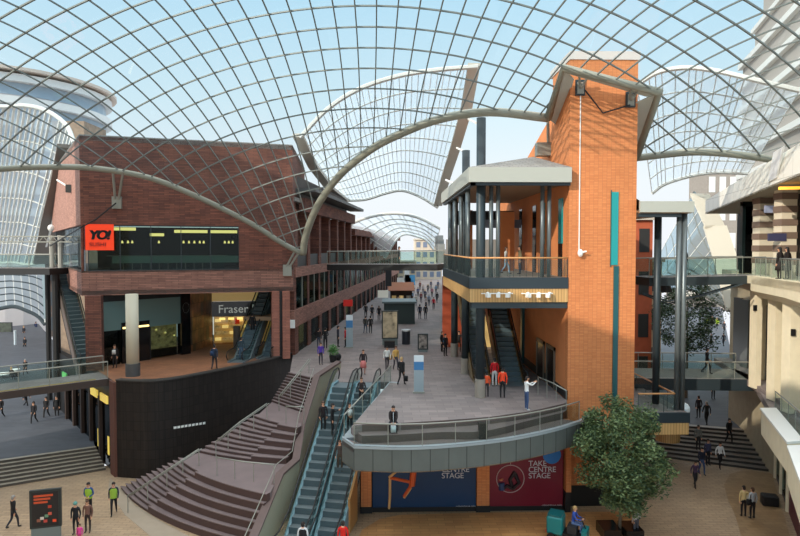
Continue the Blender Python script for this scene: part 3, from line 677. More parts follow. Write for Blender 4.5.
# small shop signs
for k, (px, py, Y, c, lab, w_) in enumerate([(348, 303, 66, (210, 40, 30), 'small red round sign over the far left shop', .5), (289, 324, 47.2, (210, 214, 210), 'small white street sign on the lower brick band', .45), (383, 294, 92, (235, 230, 214), 'white illuminated shop sign far along the left facade', .8)]):
    q = P(px, py, Y); tag(MB().obox((q.x, q.y), 0 if k else 0, -w_, w_, -.1, .1, q.z-w_*.7, q.z+w_*.7).build('shop_sign', mat('sign_%d' % k, c, .5, emit=.15)), lab, 'sign')
# ================================================================== orange brick tower
TY = 33.5; TX0, TX1 = P(568.3, 300, TY).x, P(635.8, 250, TY).x
tw = thing('brick_tower', 'tall orange brick tower rising through the glass roof', 'tower', (TX0, TY, 0))
m = MB(); m.box(TX0, TX1, TY, TY+.5, 1.1, 24.75); m.build('front_wall', ORANGE, tw)
m = MB()
# left wall with sloping top
yz = [(TY+.5, 24.75), (37.0, 24.75), (37.0, 22.6), (44.5, 20.6), (54, 20.4), (54, 1.1), (TY+.5, 1.1)]
m.add([(TX0, y, z) for y, z in yz]+[(TX0+.4, y, z) for y, z in yz], [(0, 1, 2, 3, 4, 5, 6), (13, 12, 11, 10, 9, 8, 7)]+[(i, 7+i, 7+(i+1) % 7, (i+1) % 7) for i in range(7)]); m.build('side_wall', ORANGEP, tw)
MB().box(TX1-.3, TX1, TY+.5, 37.3, 1.1, 24.75).build('side_wall', ORANGEP, tw)
MB().box(TX0+.4, TX1-.3, 37, 37.3, 17, 24.75).build('back_wall', ORANGEP, tw)
MB().box(TX0+.1, TX1+1.5, 40, 54, 16, 20.3).build('rear_block', ORANGEP, tw)
MB().box(TX0-.05, TX1+.1, TY-.06, 37.4, 24.75, 25.2).build('roof_cap', mat('cap_pale', (206, 198, 190), .7), tw)
MB().box(TX0-.04, TX1+.04, TY-.08, TY+.5, 0, 1.15).build('plinth', BLACK, tw)
def tpx(px, py, Y=TY): return P(px, py, Y)
q0, q1 = tpx(611.5, 192), tpx(617.5, 265)
MB().box(q0.x, q1.x, TY-.05, TY+.05, q1.z, q0.z).build('glass_strip', TEAL, tw)
MB().box(q0.x-.04, q0.x, TY-.06, TY, q1.z-.1, q0.z+.1).build('strip_frame', TEALD, tw)
q0, q1 = tpx(613.5, 266), tpx(616.5, 420)
MB().box(q0.x, q1.x, TY-.08, TY, q1.z-6, q0.z).build('downpipe', TEALD, tw)
q0, q1 = tpx(580.3, 93), tpx(579.5, 252)
MB().box(q0.x-.02, q0.x+.03, TY-.05, TY, q1.z, q0.z).build('conduit', WHITE, tw)
m = MB(); c = tpx(579.5, 253); m.ball((c.x, TY-.15, c.z), .16, .16, .22); m.tube([(c.x, TY-.15, c.z), (c.x+.3, TY-.3, c.z+.1)], .05, 6); m.build('floodlight', WHITE, tw)
for px, py in ((580.5, 86), (631, 98)):
    c = tpx(px, py, TY-.12); m = MB(); m.box(c.x-.26, c.x+.26, TY-.12, TY, c.z-.5, c.z+.35, 1); m.box(c.x-.18, c.x+.18, TY-.16, TY-.1, c.z-.42, c.z+.2); m.ball((c.x, TY-.3, c.z), .15, .16, .17)
    for s_ in (-1, 1): m.tube([(c.x+s_*.1, TY-.25, c.z), (c.x+s_*.26, TY-.75, c.z+.48)], .07, 6)
    m.build('roof_bearing', [STEEL, DARKSTEEL], tw)
MB().tube([tpx(585, 90, TY-.15), tpx(603, 113, TY-.15), tpx(630, 105, TY-.15)], .045, 6).build('tie_cable', BLACK, tw)
c = P(552, 135, 36.2); m = MB(); m.obox((TX0-.55, 37.6), 0, -.3, .55, -.3, .3, 20.1, 20.9); m.tube([(TX0-.2, 37.2, 20.9), (TX0-.4, 36.6, 22.3)], .1, 6); m.build('roof_bearing', STEEL, tw)
# window strips and openings of the left wall at deck level
for k, y in enumerate((34.6, 38.6, 40.8, 45)):
    w_ = .9 if k != 1 else .5
    MB().box(TX0-.04, TX0+.02, y, y+w_, UP+1.9 if k in (0, 1, 3) else UP+.05, 17.3).build('window_strip', TEAL if k in (0, 1) else BLACKGL, tw)
    MB().box(TX0-.06, TX0+.0, y+.1, y+w_-.1, UP, UP+1.9).build('dark_panel', BLACKGL, tw)
# mid level doors and plinth of the left wall
MB().box(TX0-.05, TX0+.02, TY, 54, MID, MID+.5).build('dark_plinth', BLACK, tw)
for y0 in (36.0, 38.4):
    d = MB().box(TX0-.07, TX0+.0, y0, y0+1.6, MID, MID+2.3).build('door', BLACKGL, tw)
    m = MB(); m.box(TX0-.12, TX0-.02, y0-.12, y0, MID, MID+2.5); m.box(TX0-.12, TX0-.02, y0+1.6, y0+1.72, MID, MID+2.5); m.box(TX0-.12, TX0-.02, y0-.12, y0+1.72, MID+2.3, MID+2.5); m.build('door_frame', mat('bronze_frame', (120, 112, 100), .4, .4), d)
MB().box(TX0-.2, TX0+.02, 44, 44.5, MID, UP-.5).build('teal_mullion', TEALD, tw)
# lower orange piers under the terrace and the hoardings
HY = 32.95
hx = lambda px: P(px, 490, HY).x
for a, b, lab in ((361, 371.5, 'orange brick pier beside the timber escalator panel'), (476.5, 489, 'orange brick pier between the blue and the red hoardings')):
    t = thing('brick_pier', lab, 'pier', (hx(a), HY, 0)); MB().box(hx(a), hx(b), HY-.15, HY+.4, .35, 5).build('shaft', ORANGE, t); MB().box(hx(a)-.04, hx(b)+.04, HY-.2, HY+.4, 0, .35).build('base', BLACK, t)
t = thing('brick_pier', 'orange pier with black base at the right end of the hoardings', 'pier', (hx(564), HY-.2, 0)); MB().box(hx(564.5), TX0, HY-.3, HY+.3, 1.1, 5).build('shaft', ORANGE, t); MB().box(hx(563.5), TX0-.03, HY-.34, HY+.3, 0, 1.1).build('base', BLACK, t)
struct(MB().box(-1.4, 10, HY+.42, HY+.6, 0, 4.1).build('wall_back', BLACK))
BLUEP = mat('hoarding_blue', (8, 62, 108), .4, noise=.25, nscale=.5, col2=(6, 40, 72)); REDP = mat('hoarding_red', (132, 14, 44), .4, noise=.25, nscale=.5, col2=(96, 10, 34))
PT = mat('hoarding_lettering', (200, 200, 206), .5, emit=.0); SKIN = mat('skin', (214, 160, 128), .6)
SKINO = mat('print_orange', (214, 92, 40), .5); SKINL = mat('print_pale_orange', (222, 170, 110), .5)
def P2(px, py, y=HY-.05): return P(px, py, y)
h1 = thing('blue_hoarding', 'dark blue advertising hoarding printed with an orange acrobat', 'hoarding', (hx(372), HY, 0))
MB().box(hx(372.5), hx(476), HY, HY+.1, .25, 4.6).build('panel', BLUEP, h1); MB().box(hx(371.5), hx(477), HY-.04, HY+.1, 0, .25).build('skirting', BLACK, h1)
def flat(pts, r, m_, par, nm):
    m = MB(); 
    for ch in pts:
        w_ = [Vector(P2(x, y)) for x, y in ch]
        m.tube([(p.x, HY-.012, p.z) for p in w_], r, 6)
    o = m.build(nm, m_, par); 
    return o
fl = flat([[(414, 469), (413.5, 478), (411, 486), (404, 497)], [(413, 483), (404, 481), (390, 478)]], .09, SKINO, h1, 'printed_acrobat_body')
fl = flat([[(413.5, 471), (412, 486)]], .17, SKINO, h1, 'printed_acrobat_torso')
fl = flat([[(389, 478), (399, 469)], [(390, 479), (390, 495), (389, 509)], [(411, 488), (404, 498)]], .075, SKINL, h1, 'printed_acrobat_limb')
q = P2(441.5, 472.3); text_part('lettering', 'CENTRE', .43, (q.x, HY-.02, q.z), 0, PT, h1, depth=.004, spacing=.95)
q = P2(441.5, 478.5); text_part('lettering', 'STAGE', .43, (q.x, HY-.02, q.z), 0, PT, h1, depth=.004, spacing=.95)
q = P2(456, 507.5); text_part('web_address', 'cabotcircus.com', .17, (q.x, HY-.02, q.z), 0, PT, h1, depth=.004)
h2 = thing('red_hoarding', 'crimson advertising hoarding printed with a performer in a hoop', 'hoarding', (hx(490), HY, 0))
MB().box(hx(489), hx(563), HY, HY+.1, .25, 4.6).build('panel', REDP, h2); MB().box(hx(488.5), hx(564), HY-.04, HY+.1, 0, .25).build('skirting', BLACK, h2)
c = P2(510.5, 479); rr = .76
m = MB(); m.tube([(c.x+math.cos(a)*rr, HY-.02, c.z+math.sin(a)*rr) for a in [i*math.pi/14 for i in range(29)]], .025, 6); m.tube([(c.x, HY-.02, c.z+rr), (c.x, HY-.02, 4.5)], .015, 5); m.build('printed_hoop', mat('print_grey', (180, 160, 160), .5), h2)
flat([[(502, 490), (507, 486), (513, 489)], [(512, 486), (510, 480), (515, 472)], [(513, 489), (519, 483), (515, 474)]], .11, mat('print_black', (30, 16, 24), .5), h2, 'printed_performer_legs')
flat([[(501.5, 483), (502, 490)]], .17, mat('print_blue', (40, 60, 100), .5), h2, 'printed_performer_body')
flat([[(501, 479), (501.5, 480.5)]], .12, mat('print_skin', (190, 120, 90), .5), h2, 'printed_performer_head')
for k, (w_, yy) in enumerate((('TAKE', 466.3), ('CENTRE', 472.4), ('STAGE', 478.5))):
    q = P2(528.5, yy); text_part('lettering', w_, .43, (q.x, HY-.02, q.z), 0, PT, h2, depth=.004, spacing=.95)
q = P2(542, 506.5); text_part('web_address', 'cabotcircus.com', .17, (q.x, HY-.02, q.z), 0, PT, h2, depth=.004)
c = P2(552, 455); m = MB(); m.cyl(0, 0, 0, .02, .5, 24); 
for i, v in enumerate(m.v): m.v[i] = Vector((c.x+v.x, HY-.02-v.z, c.z+v.y))
m.build('round_blue_badge', mat('badge_blue', (30, 120, 200), .4), h2)
# ================================================================== curved terrace
L1c = [(350,431),(362,436),(400,434.5),(440,432),(484,431),(531,420),(563,412.5)]
OUT = [(342,438),(354,446.5),(400,448),(440,446.5),(484,442.5),(519,437.5),(554,430),(580,422)]
te = thing('curved_terrace', 'curved stepped terrace edge with grey panelled fascia above the hoardings', 'terrace', (4, 29, 4))
def zc(l, z, n=5): return [Vector((p.x, p.y, z)) for p in spline([G(x, y, z) for x, y in l], n)]
c0 = zc(L0[1:], MID); c1 = zc(L1c[1:], 5.65); co = zc(OUT[1:], 5.3)
def strip(m, lo, hi, mi=0):
    n = min(len(lo), len(hi))
    for i in range(n-1): m.quad(lo[i], lo[i+1], hi[i+1], hi[i], mi)
def res(l, n):
    ls = [0]
    for a, b in zip(l, l[1:]): ls.append(ls[-1]+(b-a).length)
    out = []
    for i in range(n+1):
        d = ls[-1]*i/n; k = 0
        while k < len(l)-2 and ls[k+1] < d: k += 1
        out.append(l[k].lerp(l[k+1], (d-ls[k])/max(1e-6, ls[k+1]-ls[k])))
    return out
c0, c1, co = res(c0, 30), res(c1, 30), res(co, 30)
dz = lambda l, z: [Vector((p.x, p.y, z)) for p in l]
m = MB(); strip(m, dz(c0, 5.65), c0, 1); strip(m, c1, dz(c0, 5.65), 0); strip(m, dz(c1, 5.3), c1, 1); strip(m, co, dz(c1, 5.3), 0)
for i in (0, -1):
    pass
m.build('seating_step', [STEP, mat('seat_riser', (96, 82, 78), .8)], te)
lf = G(342, 438, 5.3); lb = Vector((.3, 38.3, 0))
m = MB(); fz = [p.copy() for p in co]; fz[0:0] = [Vector((lf.x, lf.y, 5.3))]
fz.append(Vector((TX1-2.2, 33.4, 5.3)))
strip(m, dz(fz, 4.15), dz(fz, 5.32)); fo_ = m.build('fascia', mat('grey_fascia_plain', (90, 96, 93), .5, noise=.06, nscale=1.5), te); m = MB()
for p in res(fz[1:], 17): m.box(p.x-.012, p.x+.012, p.y-.012, p.y+.02, 4.15, 5.22)
m.build('panel_joint', mat('joint_dark', (46, 50, 49), .6), fo_)
m = MB(); inn_ = [p+Vector((0, .25, 0)) for p in fz]; strip(m, dz(fz, 5.34), dz(inn_, 5.34)); strip(m, dz([p-Vector((0, .04, 0)) for p in fz], 5.22), dz([p-Vector((0, .04, 0)) for p in fz], 5.34)); m.build('edge_trim', mat('blue_grey_trim', (150, 160, 164), .4), te)
MB().prism([p[:2] for p in fz]+[(10.4, 36), (.3, 38.3)], 4.15, 4.2).build('underside', SOFFIT, te)
MB().prism([(lf.x, lf.y), (lf.x+.8, lf.y+.1), (.9, 38.0), (.3, 38.3)], [4.2, 4.2, 4.9, 4.9], [5.3, 5.3, 6.02, 6.02]).build('left_edge', mat('pale_blue_grey_edge', (150, 158, 162), .5), te)
# fill between left edge and first curve points
m = MB(); a = dz([c0[0], c1[0], co[0]], 5.3); m.prism([(lf.x, lf.y), co[0][:2], (c1[0].x, c1[0].y)], 5.0, 5.3); m.prism([(lf.x+.4, lf.y+.6), c1[0][:2], (c0[0].x, c0[0].y)], 5.2, 5.65); m.build('corner_slab', STEP, te)
railing('glass balustrade with steel rail around the curved terrace edge', [p+Vector((0, .15, 0)) for p in res(co, 12)], 1.05, 1.6, name='terrace_balustrade')
railing('sloping glass balustrade between terrace and escalator', [(lf.x+.1, lf.y+.1, 5.35), (.35, 38.2, 6.0)], 1.05, 1.5, name='terrace_balustrade')
railing('steel rail from tower door down to the terrace steps', [G(538, 395, MID), G(553, 402, MID-.1), G(566, 410, MID-.3)], 1.05, .8, gl=None, name='ramp_railing')
q = P(483, 431, 28.9); tag(MB().box(q.x-.2, q.x+.2, q.y-.1, q.y+.25, 5.3, 6.05).build('speaker_box', BLACK), 'black speaker box standing on the terrace seating step', 'speaker')
# ================================================================== pavilion with upper deck
DX0 = P(470, 300, 33.5).x; D0, D1 = 33.5, 49.0
dk = thing('deck_pavilion', 'timber-edged upper deck pavilion with flat grey canopy beside the tower', 'pavilion', (DX0, D0, UP-1))
MB().box(DX0, TX0-.02, D0, D1, UP-.25, UP).build('deck_slab', mat('deck_floor', (150, 140, 130), .6), dk)
m = MB(); m.box(DX0-.05, TX0-.02, D0-.05, D0+.1, 12.2, UP+.02); m.box(DX0-.05, DX0+.1, D0, D1, 12.2, UP+.02); m.build('steel_edge', mat('navy_grey_steel', (46, 57, 63), .45, .2), dk)
m = MB(); m.box(DX0-.02, TX0-.02, D0-.02, D0+.1, 11.45, 12.2); m.box(DX0-.02, DX0+.1, D0, D1, 11.45, 12.2); m.build('timber_fascia', WOOD, dk)
MB().box(DX0+.1, TX0-.02, D0+.1, D0+.9, 11.1, 11.45).build('soffit_beam', DARKSTEEL, dk)
m = MB(); m.box(DX0+.1, 6.2, D0+.9, D1, 11.5, 11.6); m.box(6.2, TX0, D0+.9, 43, 11.5, 11.6); m.build('soffit', mat('dark_soffit', (70, 64, 60), .7), dk)
KX0 = DX0-.15
m = MB(); m.box(KX0, TX0-.02, 33.0, 33.15, 18.02, 18.82); m.box(KX0, KX0+.15, 33.15, 49.3, 18.02, 18.82); m.build('canopy_fascia', FASCIA, dk)
m = MB(); m.box(KX0+.15, TX0-.02, 33.2, 33.5, 17.86, 18.05); m.box(KX0+.15, KX0+.4, 33.2, 49.3, 17.86, 18.05); m.build('canopy_edge_beam', DARKSTEEL, dk)
MB().box(KX0+.2, TX0-.02, 33.3, 49.3, 18.05, 18.15).build('canopy_soffit', SOFFIT, dk)
m = MB(); A_, B_, C_, D_ = (KX0, 33, 18.82), (TX0, 33, 18.82), (TX0, 49.3, 18.82), (KX0, 49.3, 18.82); r0, r1 = (8.9, 36.5, 19.9), (8.9, 46, 19.9)
m.add([A_, B_, C_, D_, r0, r1], [(0, 1, 4), (1, 2, 5, 4), (2, 3, 5), (3, 0, 4, 5)]); m.build('shingle_roof', SLATE, dk)
for k, (y, zt) in enumerate(((34.2, 21.7), (40.6, 20.9), (47.0, 18))):
    c = MB().cyl(5.38, y, MID+1.05, zt, .26, 20).build('column', DARKSTEEL, dk, True); MB().cyl(5.38, y, MID, MID+1.05, .30, 20).build('column_base', mat('concrete_base', (150, 140, 128), .7), c)
for y in (36.2, 39.5, 43, 46.3):
    for d_ in (0, .45): MB().cyl(4.95, y+d_, UP, 18, .12, 12).build('slim_column', mat('steel_blue_grey', (104, 112, 114), .35, .4), dk, True)
for x in (5.98, 6.37, 8.88, 9.27): MB().cyl(x, 34.3, UP, 18, .12, 12).build('slim_column', _m['steel_blue_grey'], dk, True)
for k, (px) in enumerate((491, 531)):
    c = P(px-10, 293.5, D0-.1); m = MB(); m.tube([(c.x, D0-.15, c.z), (c.x+1.75, D0-.15, c.z)], .03, 6)
    f = m.build('floodlight_bar', WHITE, dk)
    for j in range(3):
        x = c.x+.3+j*.6; m = MB(); m.obox((x, D0-.2), R(20-25*j), -.09, .12, -.25, .0, c.z-.2, c.z+.04); m.ball((x+.05, D0-.25, c.z+.02), .10, .10, .08); m.build('floodlight_head', WHITE, f)
railing('dark picket balustrade with timber handrail along the pavilion deck', [(DX0+.05, D1, UP), (DX0+.05, D0+.05, UP), (TX0-.05, D0+.05, UP)], 1.1, 1.6, rail=WOODR, post=DARKSTEEL, name='deck_balustrade', pickets=.35, rr=.05)
# things inside the pavilion
tag(MB().box(8.2, 9.2, 43.2, 44.2, UP, 17).build('orange_pillar', ORANGEP), 'square orange rendered pillar on the pavilion deck', 'pillar')
tag(MB().box(6.1, 6.9, 48, 48.8, UP, 17.4).build('orange_pillar', ORANGEP), 'orange pillar at the back corner of the pavilion deck', 'pillar')
tag(MB().box(6.9, 10, 44.6, 44.9, 15.9, 16.5).build('blue_grey_beam', mat('blue_grey_beam', (110, 122, 140), .5)), 'blue-grey cross beam behind the deck columns', 'beam')
tag(MB().box(5.6, 10, 47.2, 47.4, 16.2, 17.3).build('louvred_vent', BLACK), 'dark louvred panel high at the back of the pavilion', 'louvre')
# escalators rising under the deck
escalator('escalator under the deck nearer the dark columns', Vector((6.15, 37.2, MID)), Vector((6.15, 48.7, 12.2)), .45, glc=glass('amber_glass', (210, 190, 150), .15), skirt=mat('bronze_skirt', (128, 108, 78), .35, .4))
escalator('wide escalator under the deck beside the orange wall', Vector((7.95, 36.7, MID)), Vector((8.35, 48.7, 12.2)), .62, glc=_m['amber_glass'], skirt=_m['bronze_skirt'])
# building behind the pavilion
bb = thing('shop_building', 'shops behind the pavilion running along the right of the central street', 'building', (DX0, 53, MID))
MB().box(4.9, 6.6, 51.5, 52, MID, 12.0).build('orange_end_wall', mat('red_orange_render', (164, 72, 42), .8), bb)
MB().prism([(4.95, 52), (14, 140), (26, 140), (18, 52)], MID, 12.4).build('shop_block', mat('grey_stone_block', (120, 112, 104), .8, noise=.1), bb)
MB().box(6.6, 9.9, 51.4, 51.5, MID, 8.6).build('lit_shop_window', WARMD, bb); MB().box(4.9, 9.9, 49.6, 51.6, 12.3, 12.7).build('canopy', DARKSTEEL, bb)
for k in range(14): MB().prism([(4.95+(2+k*5)*.1028-.08, 54+k*5), (4.95+(5.6+k*5)*.1028-.08, 57.6+k*5), (4.95+(5.6+k*5)*.1028+.1, 57.6+k*5), (4.95+(2+k*5)*.1028+.1, 54+k*5)], MID, 8.8).build('shop_window', [mat('display_0', cols[0]), WARMD, mat('display_1', cols[1]), INT][k % 4], bb)
ub = thing('upper_block', 'low grey plant block on the roof behind the pavilion columns', 'building', (5, 56, 12.4))
MB().prism([(5.6, 56), (8.5, 85), (16, 85), (14, 56)], 12.4, 15.2).build('plant_wall', mat('plant_grey', (140, 138, 134), .7), ub)
for k in range(4): MB().box(4.9+k*.3, 5.6+k*.3, 56+k*4, 58.5+k*4, 13+k*.5, 14.3+k*.5).build('plant_unit', mat('plant_silver', (170, 172, 170), .4, .4), ub)
# ================================================================== right-hand pavilion (behind the tower)
rp = thing('small_pavilion', 'narrow pavilion canopy on steel posts right of the brick tower', 'pavilion', (TX1, 33, MID))
px2X = lambda px, Y: P(px, 300, Y).x
RX = px2X(693, 33)
MB().box(TX1, RX, 33, 33.15, 16.4, 17.0).build('canopy_fascia', FASCIA, rp); MB().box(RX-.15, RX, 33.15, 43, 16.4, 17.0).build('canopy_fascia', FASCIA, rp)
MB().box(TX1, RX-.1, 33.1, 43, 16.35, 16.5).build('canopy_soffit', SOFFIT, rp); MB().box(TX1, RX-.6, 33.2, 33.5, 16.15, 16.4).build('edge_beam', DARKSTEEL, rp)
m = MB(); m.add([(TX1, 33, 17), (RX, 33, 17), (RX, 43, 17), (TX1, 43, 17), (TX1, 36, 18.1), (RX-1.6, 38, 17.3)], [(0, 1, 5, 4), (1, 2, 5), (2, 3, 4, 5)]); m.build('shingle_roof', SLATE, rp)
for x, y, r in ((px2X(657, 35), 35, .2), (px2X(678, 33.6), 33.6, .14), (px2X(683.5, 33.6), 33.6, .14)):
    MB().cyl(x, y, 5.3, 16.4, r, 14).build('column', DARKSTEEL if r > .15 else _m['steel_blue_grey'], rp, True)
bx0, bx1 = TX1, px2X(690, 33)
MB().box(bx0, bx1, 32.9, 40, 4.95, 5.35).build('balcony_slab', PAVE, rp)
m = MB(); m.box(bx0, bx1, 32.78, 32.92, 4.85, 5.4); m.build('steel_edge', _m['navy_grey_steel'], rp)
m = MB(); m.box(bx0, bx1-.05, 32.8, 33.0, 4.2, 4.85); m.box(bx1-.2, bx1-.05, 33, 39, 4.2, 4.85); m.build('timber_fascia', WOOD, rp)
railing('dark balustrade with timber rail on the small balcony beside the tower', [(bx0+.02, 32.95, 5.38), (bx1-.8, 32.95, 5.38), (bx1-.8, 39.5, 5.38)], 1.05, 1.5, rail=WOODR, post=DARKSTEEL, name='balcony_balustrade', rr=.05)
q = G(671, 442, 1.35)
q = G(673, 443, 1.35); t = thing('round_kiosk', 'round timber kiosk with white counter at the top of the right steps', 'kiosk', (q.x, q.y+.8, 1.35)); MB().cyl(q.x, q.y+.8, 1.3, 2.6, .8, 20).build('timber_drum', WOOD, t); MB().cyl(q.x, q.y+.8, 2.6, 2.75, 1.3, 20).build('counter', WHITE, t)
MB().ball((bx1+.1, 34, 5.3), .5, .4, .4).build('white_globe', mat('globe_white', (225, 235, 240), .4), rp)
# ================================================================== right-hand stone building
def RXf(Y, off=0): return 18.5+.262*(Y-24)+off
rb = thing('stone_building', 'cream stone shopping building with striped columns and balcony on the right', 'building', (RXf(30), 30, 0))
def seg(y0, y1, o0, o1, z0, z1, m_, name, par=None, zb=None, zt=None):
    pts = [(RXf(y0, o0), y0), (RXf(y1, o0), y1), (RXf(y1, o1), y1), (RXf(y0, o1), y0)]
    return MB().prism(pts, zb or z0, zt or z1).build(name, m_, par or rb)
seg(22, 36, 0, 7, 12.35, UP, CREAM, 'balcony_slab'); 
m = MB(); m.prism([(RXf(22), 22), (RXf(30.2), 30.2), (RXf(35.2), 35.2), (RXf(35.2, .5), 35.2), (RXf(22, .5), 22)], [11.55, 11.55, 11.95, 11.95, 11.55], [UP+.02]*5); m.build('balcony_fascia', CREAM, rb)
seg(36, 46, 1.5, 8, 12.2, UP, CREAM, 'balcony_slab')
railing('glass and steel balustrade along the stone building balcony', [(RXf(22, .25), 22, UP), (RXf(35.2, .25), 35.2, UP)], 1.1, .9, name='balcony_balustrade', pickets=.22)
# upper canopy
m = MB(); yA, yB = 27, 45.5
for o0, o1 in ((0, .12),):
    m.add([(RXf(yA), yA, 18.0), (RXf(yB), yB, 17.0), (RXf(yB), yB, 18.0), (RXf(yA), yA, 19.6), (RXf(yA, .15), yA, 18.0), (RXf(yB, .15), yB, 17.0), (RXf(yB, .15), yB, 18.0), (RXf(yA, .15), yA, 19.6)], [(0, 3, 2, 1), (4, 5, 6, 7), (0, 4, 7, 3), (1, 2, 6, 5), (2, 3, 7, 6), (0, 1, 5, 4)])
m.build('canopy_fascia', CREAMW, rb)
m = MB(); m.prism([(RXf(yA), yA), (RXf(yB), yB), (RXf(yB, 9), yB), (RXf(yA, 9), yA)], [18.0, 17.0, 17.0, 18.0], [18.1, 17.1, 17.1, 18.1]); m.build('canopy_soffit', mat('beige_soffit', (168, 158, 138), .8), rb)
m = MB(); q_ = [(RXf(31.5, -.06), 31.5, 18.1), (RXf(32.6, -.06), 32.6, 18.0), (RXf(31.3, -.3), 31.3, 19.4), (RXf(30.0, -.3), 30.0, 19.5)]; m.slab(*q_, .08); m.build('white_rib', mat('white_gloss', (250, 250, 248), .3), rb)
# shopfront behind the balcony
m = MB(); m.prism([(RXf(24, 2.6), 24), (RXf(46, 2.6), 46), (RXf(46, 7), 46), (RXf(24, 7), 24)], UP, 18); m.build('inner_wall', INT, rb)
STR = mat('striped_stone', (226, 214, 190), .7)
STR2 = mat('striped_brown', (126, 106, 92), .7)
for y, lab in ((36.4, 0), (33.0, 0), (29.3, 0)):
    c = None
    for k in range(7):
        z0 = UP+k*.72
        if k == 0: c = MB().box(RXf(y, .9), RXf(y, 1.75), y, y+.7, UP, 17.7).build('striped_column', STR, rb)
        else: MB().box(RXf(y, .87), RXf(y, 1.78), y-.03, y+.73, z0, z0+.36).build('brown_stripe', STR2, c)
f_ = MB().box(RXf(38.4, .55), RXf(38.4, 1.9), 38.4, 38.6, UP, 17.3).build('glass_screen', G_DARKWIN, rb)
m = MB(); m.box(RXf(38.4, .45), RXf(38.4, .65), 38.3, 38.6, UP, 17.3); m.box(RXf(38.4, 1.8), RXf(38.4, 2.4), 38.3, 38.6, UP, 17.3); m.box(RXf(38.4, .45), RXf(38.4, 2), 38.3, 38.6, 17.1, 17.4); m.build('frame', mat('black_green_frame', (22, 34, 34), .3), f_)
for (px, py, Y, c) in ((773, 209, 35, (150, 155, 175)), (777, 237, 33, (60, 60, 84))):
    q = P(px, py, Y); MB().box(q.x-.5, q.x+.5, Y-.05, Y+.05, q.z-.22, q.z+.2).build('lit_screen', mat('screen_%d' % px, c, .4, emit=.3), rb)
q = P(792, 188, 31); MB().obox((q.x, q.y), R(-15), -.6, .6, -.1, .1, q.z-.07, q.z+.07).build('warm_lamp', mat('amber_lamp', (255, 180, 60), .5, emit=1.6), rb)
# mid level of the stone building: wall and piers
m = MB(); m.prism([(RXf(26, 3.0), 26), (RXf(46, 2.2), 46), (RXf(46, 7), 46), (RXf(26, 7), 26)], 0, 12.3); m.build('shop_wall', mat('shop_stone', (168, 156, 130), .8, noise=.08), rb)
for y, o, w_, lab in ((38.2, 1.6, .9, 0), (33.6, .9, .8, 0), (31.0, .7, .8, 0), (36.6, .9, .35, 0)):
    MB().box(RXf(y, o), RXf(y, o)+w_, y, y+.7, MID-.2, 12.0).build('stone_pier', CREAM, rb)
for y, z in ((36.7, 10.6), (31.0, 9.9)):
    MB().box(RXf(y, .7), RXf(y, .9), y-.1, y, z, z+.35).build('wall_lamp', BLACK, rb)
for y in (41.8, 43.4, 38): MB().box(RXf(y, 2.15), RXf(y, 2.4), y, y+.9, MID, 10.8).build('window', mat('grey_window', (84, 88, 86), .3), rb)
seg(24, 46, 1.0, 8, MID-.4, MID, PAVE, 'mid_floor_slab')
# lower terrace parapets jutting over the plaza
qa, qb, qc = G(761.5, 409, 6.2), G(788, 443, 6.2), G(802, 495, 6.2)
pa = thing('terrace_parapet', 'pale stone parapet of the right terrace, end nearer the bridge', 'parapet', (qa.x, qa.y, 4.9))
m = MB(); m.prism([(qa.x, qa.y), (qb.x, qb.y), (qb.x+.75, qb.y+.15), (qa.x+.75, qa.y)], 4.9, 6.15); m.build('parapet_wall', CREAM, pa)
m = MB(); m.prism([(qa.x-.05, qa.y+.05), (qb.x-.05, qb.y), (qb.x+.8, qb.y+.15), (qa.x+.8, qa.y+.05)], 6.15, 6.25); m.build('coping', mat('white_coping', (228, 226, 220), .6), pa)
qd, qe = G(779, 447, 6.2), G(797, 520, 6.2)
pa = thing('terrace_parapet', 'pale stone parapet of the right terrace, lowest part in the corner', 'parapet', (qb.x, qb.y, 4.2))
m = MB(); m.prism([(qb.x-.2, qb.y-.3), (qc.x-.6, qc.y-1.4), (qc.x+.4, qc.y-1.4), (qb.x+.7, qb.y-.2)], 4.6, 6.1); m.build('parapet_wall', CREAM, pa)
m = MB(); m.prism([(qb.x-.25, qb.y-.3), (qc.x-.65, qc.y-1.4), (qc.x+.45, qc.y-1.4), (qb.x+.75, qb.y-.2)], 6.1, 6.2); m.build('coping', _m['white_coping'], pa)
m = MB(); m.prism([(qa.x+.7, qa.y), (qb.x+.7, qb.y), (qc.x+.4, qc.y-1.4), (qc.x+9, qc.y-1.4), (RXf(46, 3), 46), (RXf(36, 1), 36)], 5.3, 5.75); struct(m.build('terrace_floor', PAVE))
railing('steel railing on the right terrace behind the stone parapet', [(qa.x+1.1, qa.y+.6, 5.75), (qb.x+1.3, qb.y+.2, 5.75), (qc.x+1.0, qc.y, 5.75)], 1.2, 1.2, name='terrace_railing')
# lower shops and maroon panel under the terrace
wA, wB, wC = G(757, 436, .7), G(771, 464, 0), G(794, 527, 0)
t = thing('lower_shopfront', 'shopfront with maroon panel under the right terrace', 'shopfront', (wB.x, wB.y, 0))
def wseg(a, b, f0, f1, z0, z1, m_, nm, d=.2):
    a, b = Vector((a.x, a.y, 0)), Vector((b.x, b.y, 0)); p = a.lerp(b, f0); q = a.lerp(b, f1); n = Vector(((b-a).y, -(b-a).x, 0)).normalized()*-d
    return MB().prism([p[:2], q[:2], (q+n)[:2], (p+n)[:2]], z0, z1).build(nm, m_, t)
wE = wB.lerp(wC, 1.9)
wseg(wB, wE, .42, 1, 0, 4.9, mat('maroon', (92, 26, 40), .5), 'maroon_panel'); wseg(wB, wE, 0, .42, .3, 4.9, G_WIN, 'shop_window'); wseg(wB, wE, 0, .42, 0, .3, BLACK, 'base'); 
m = MB()
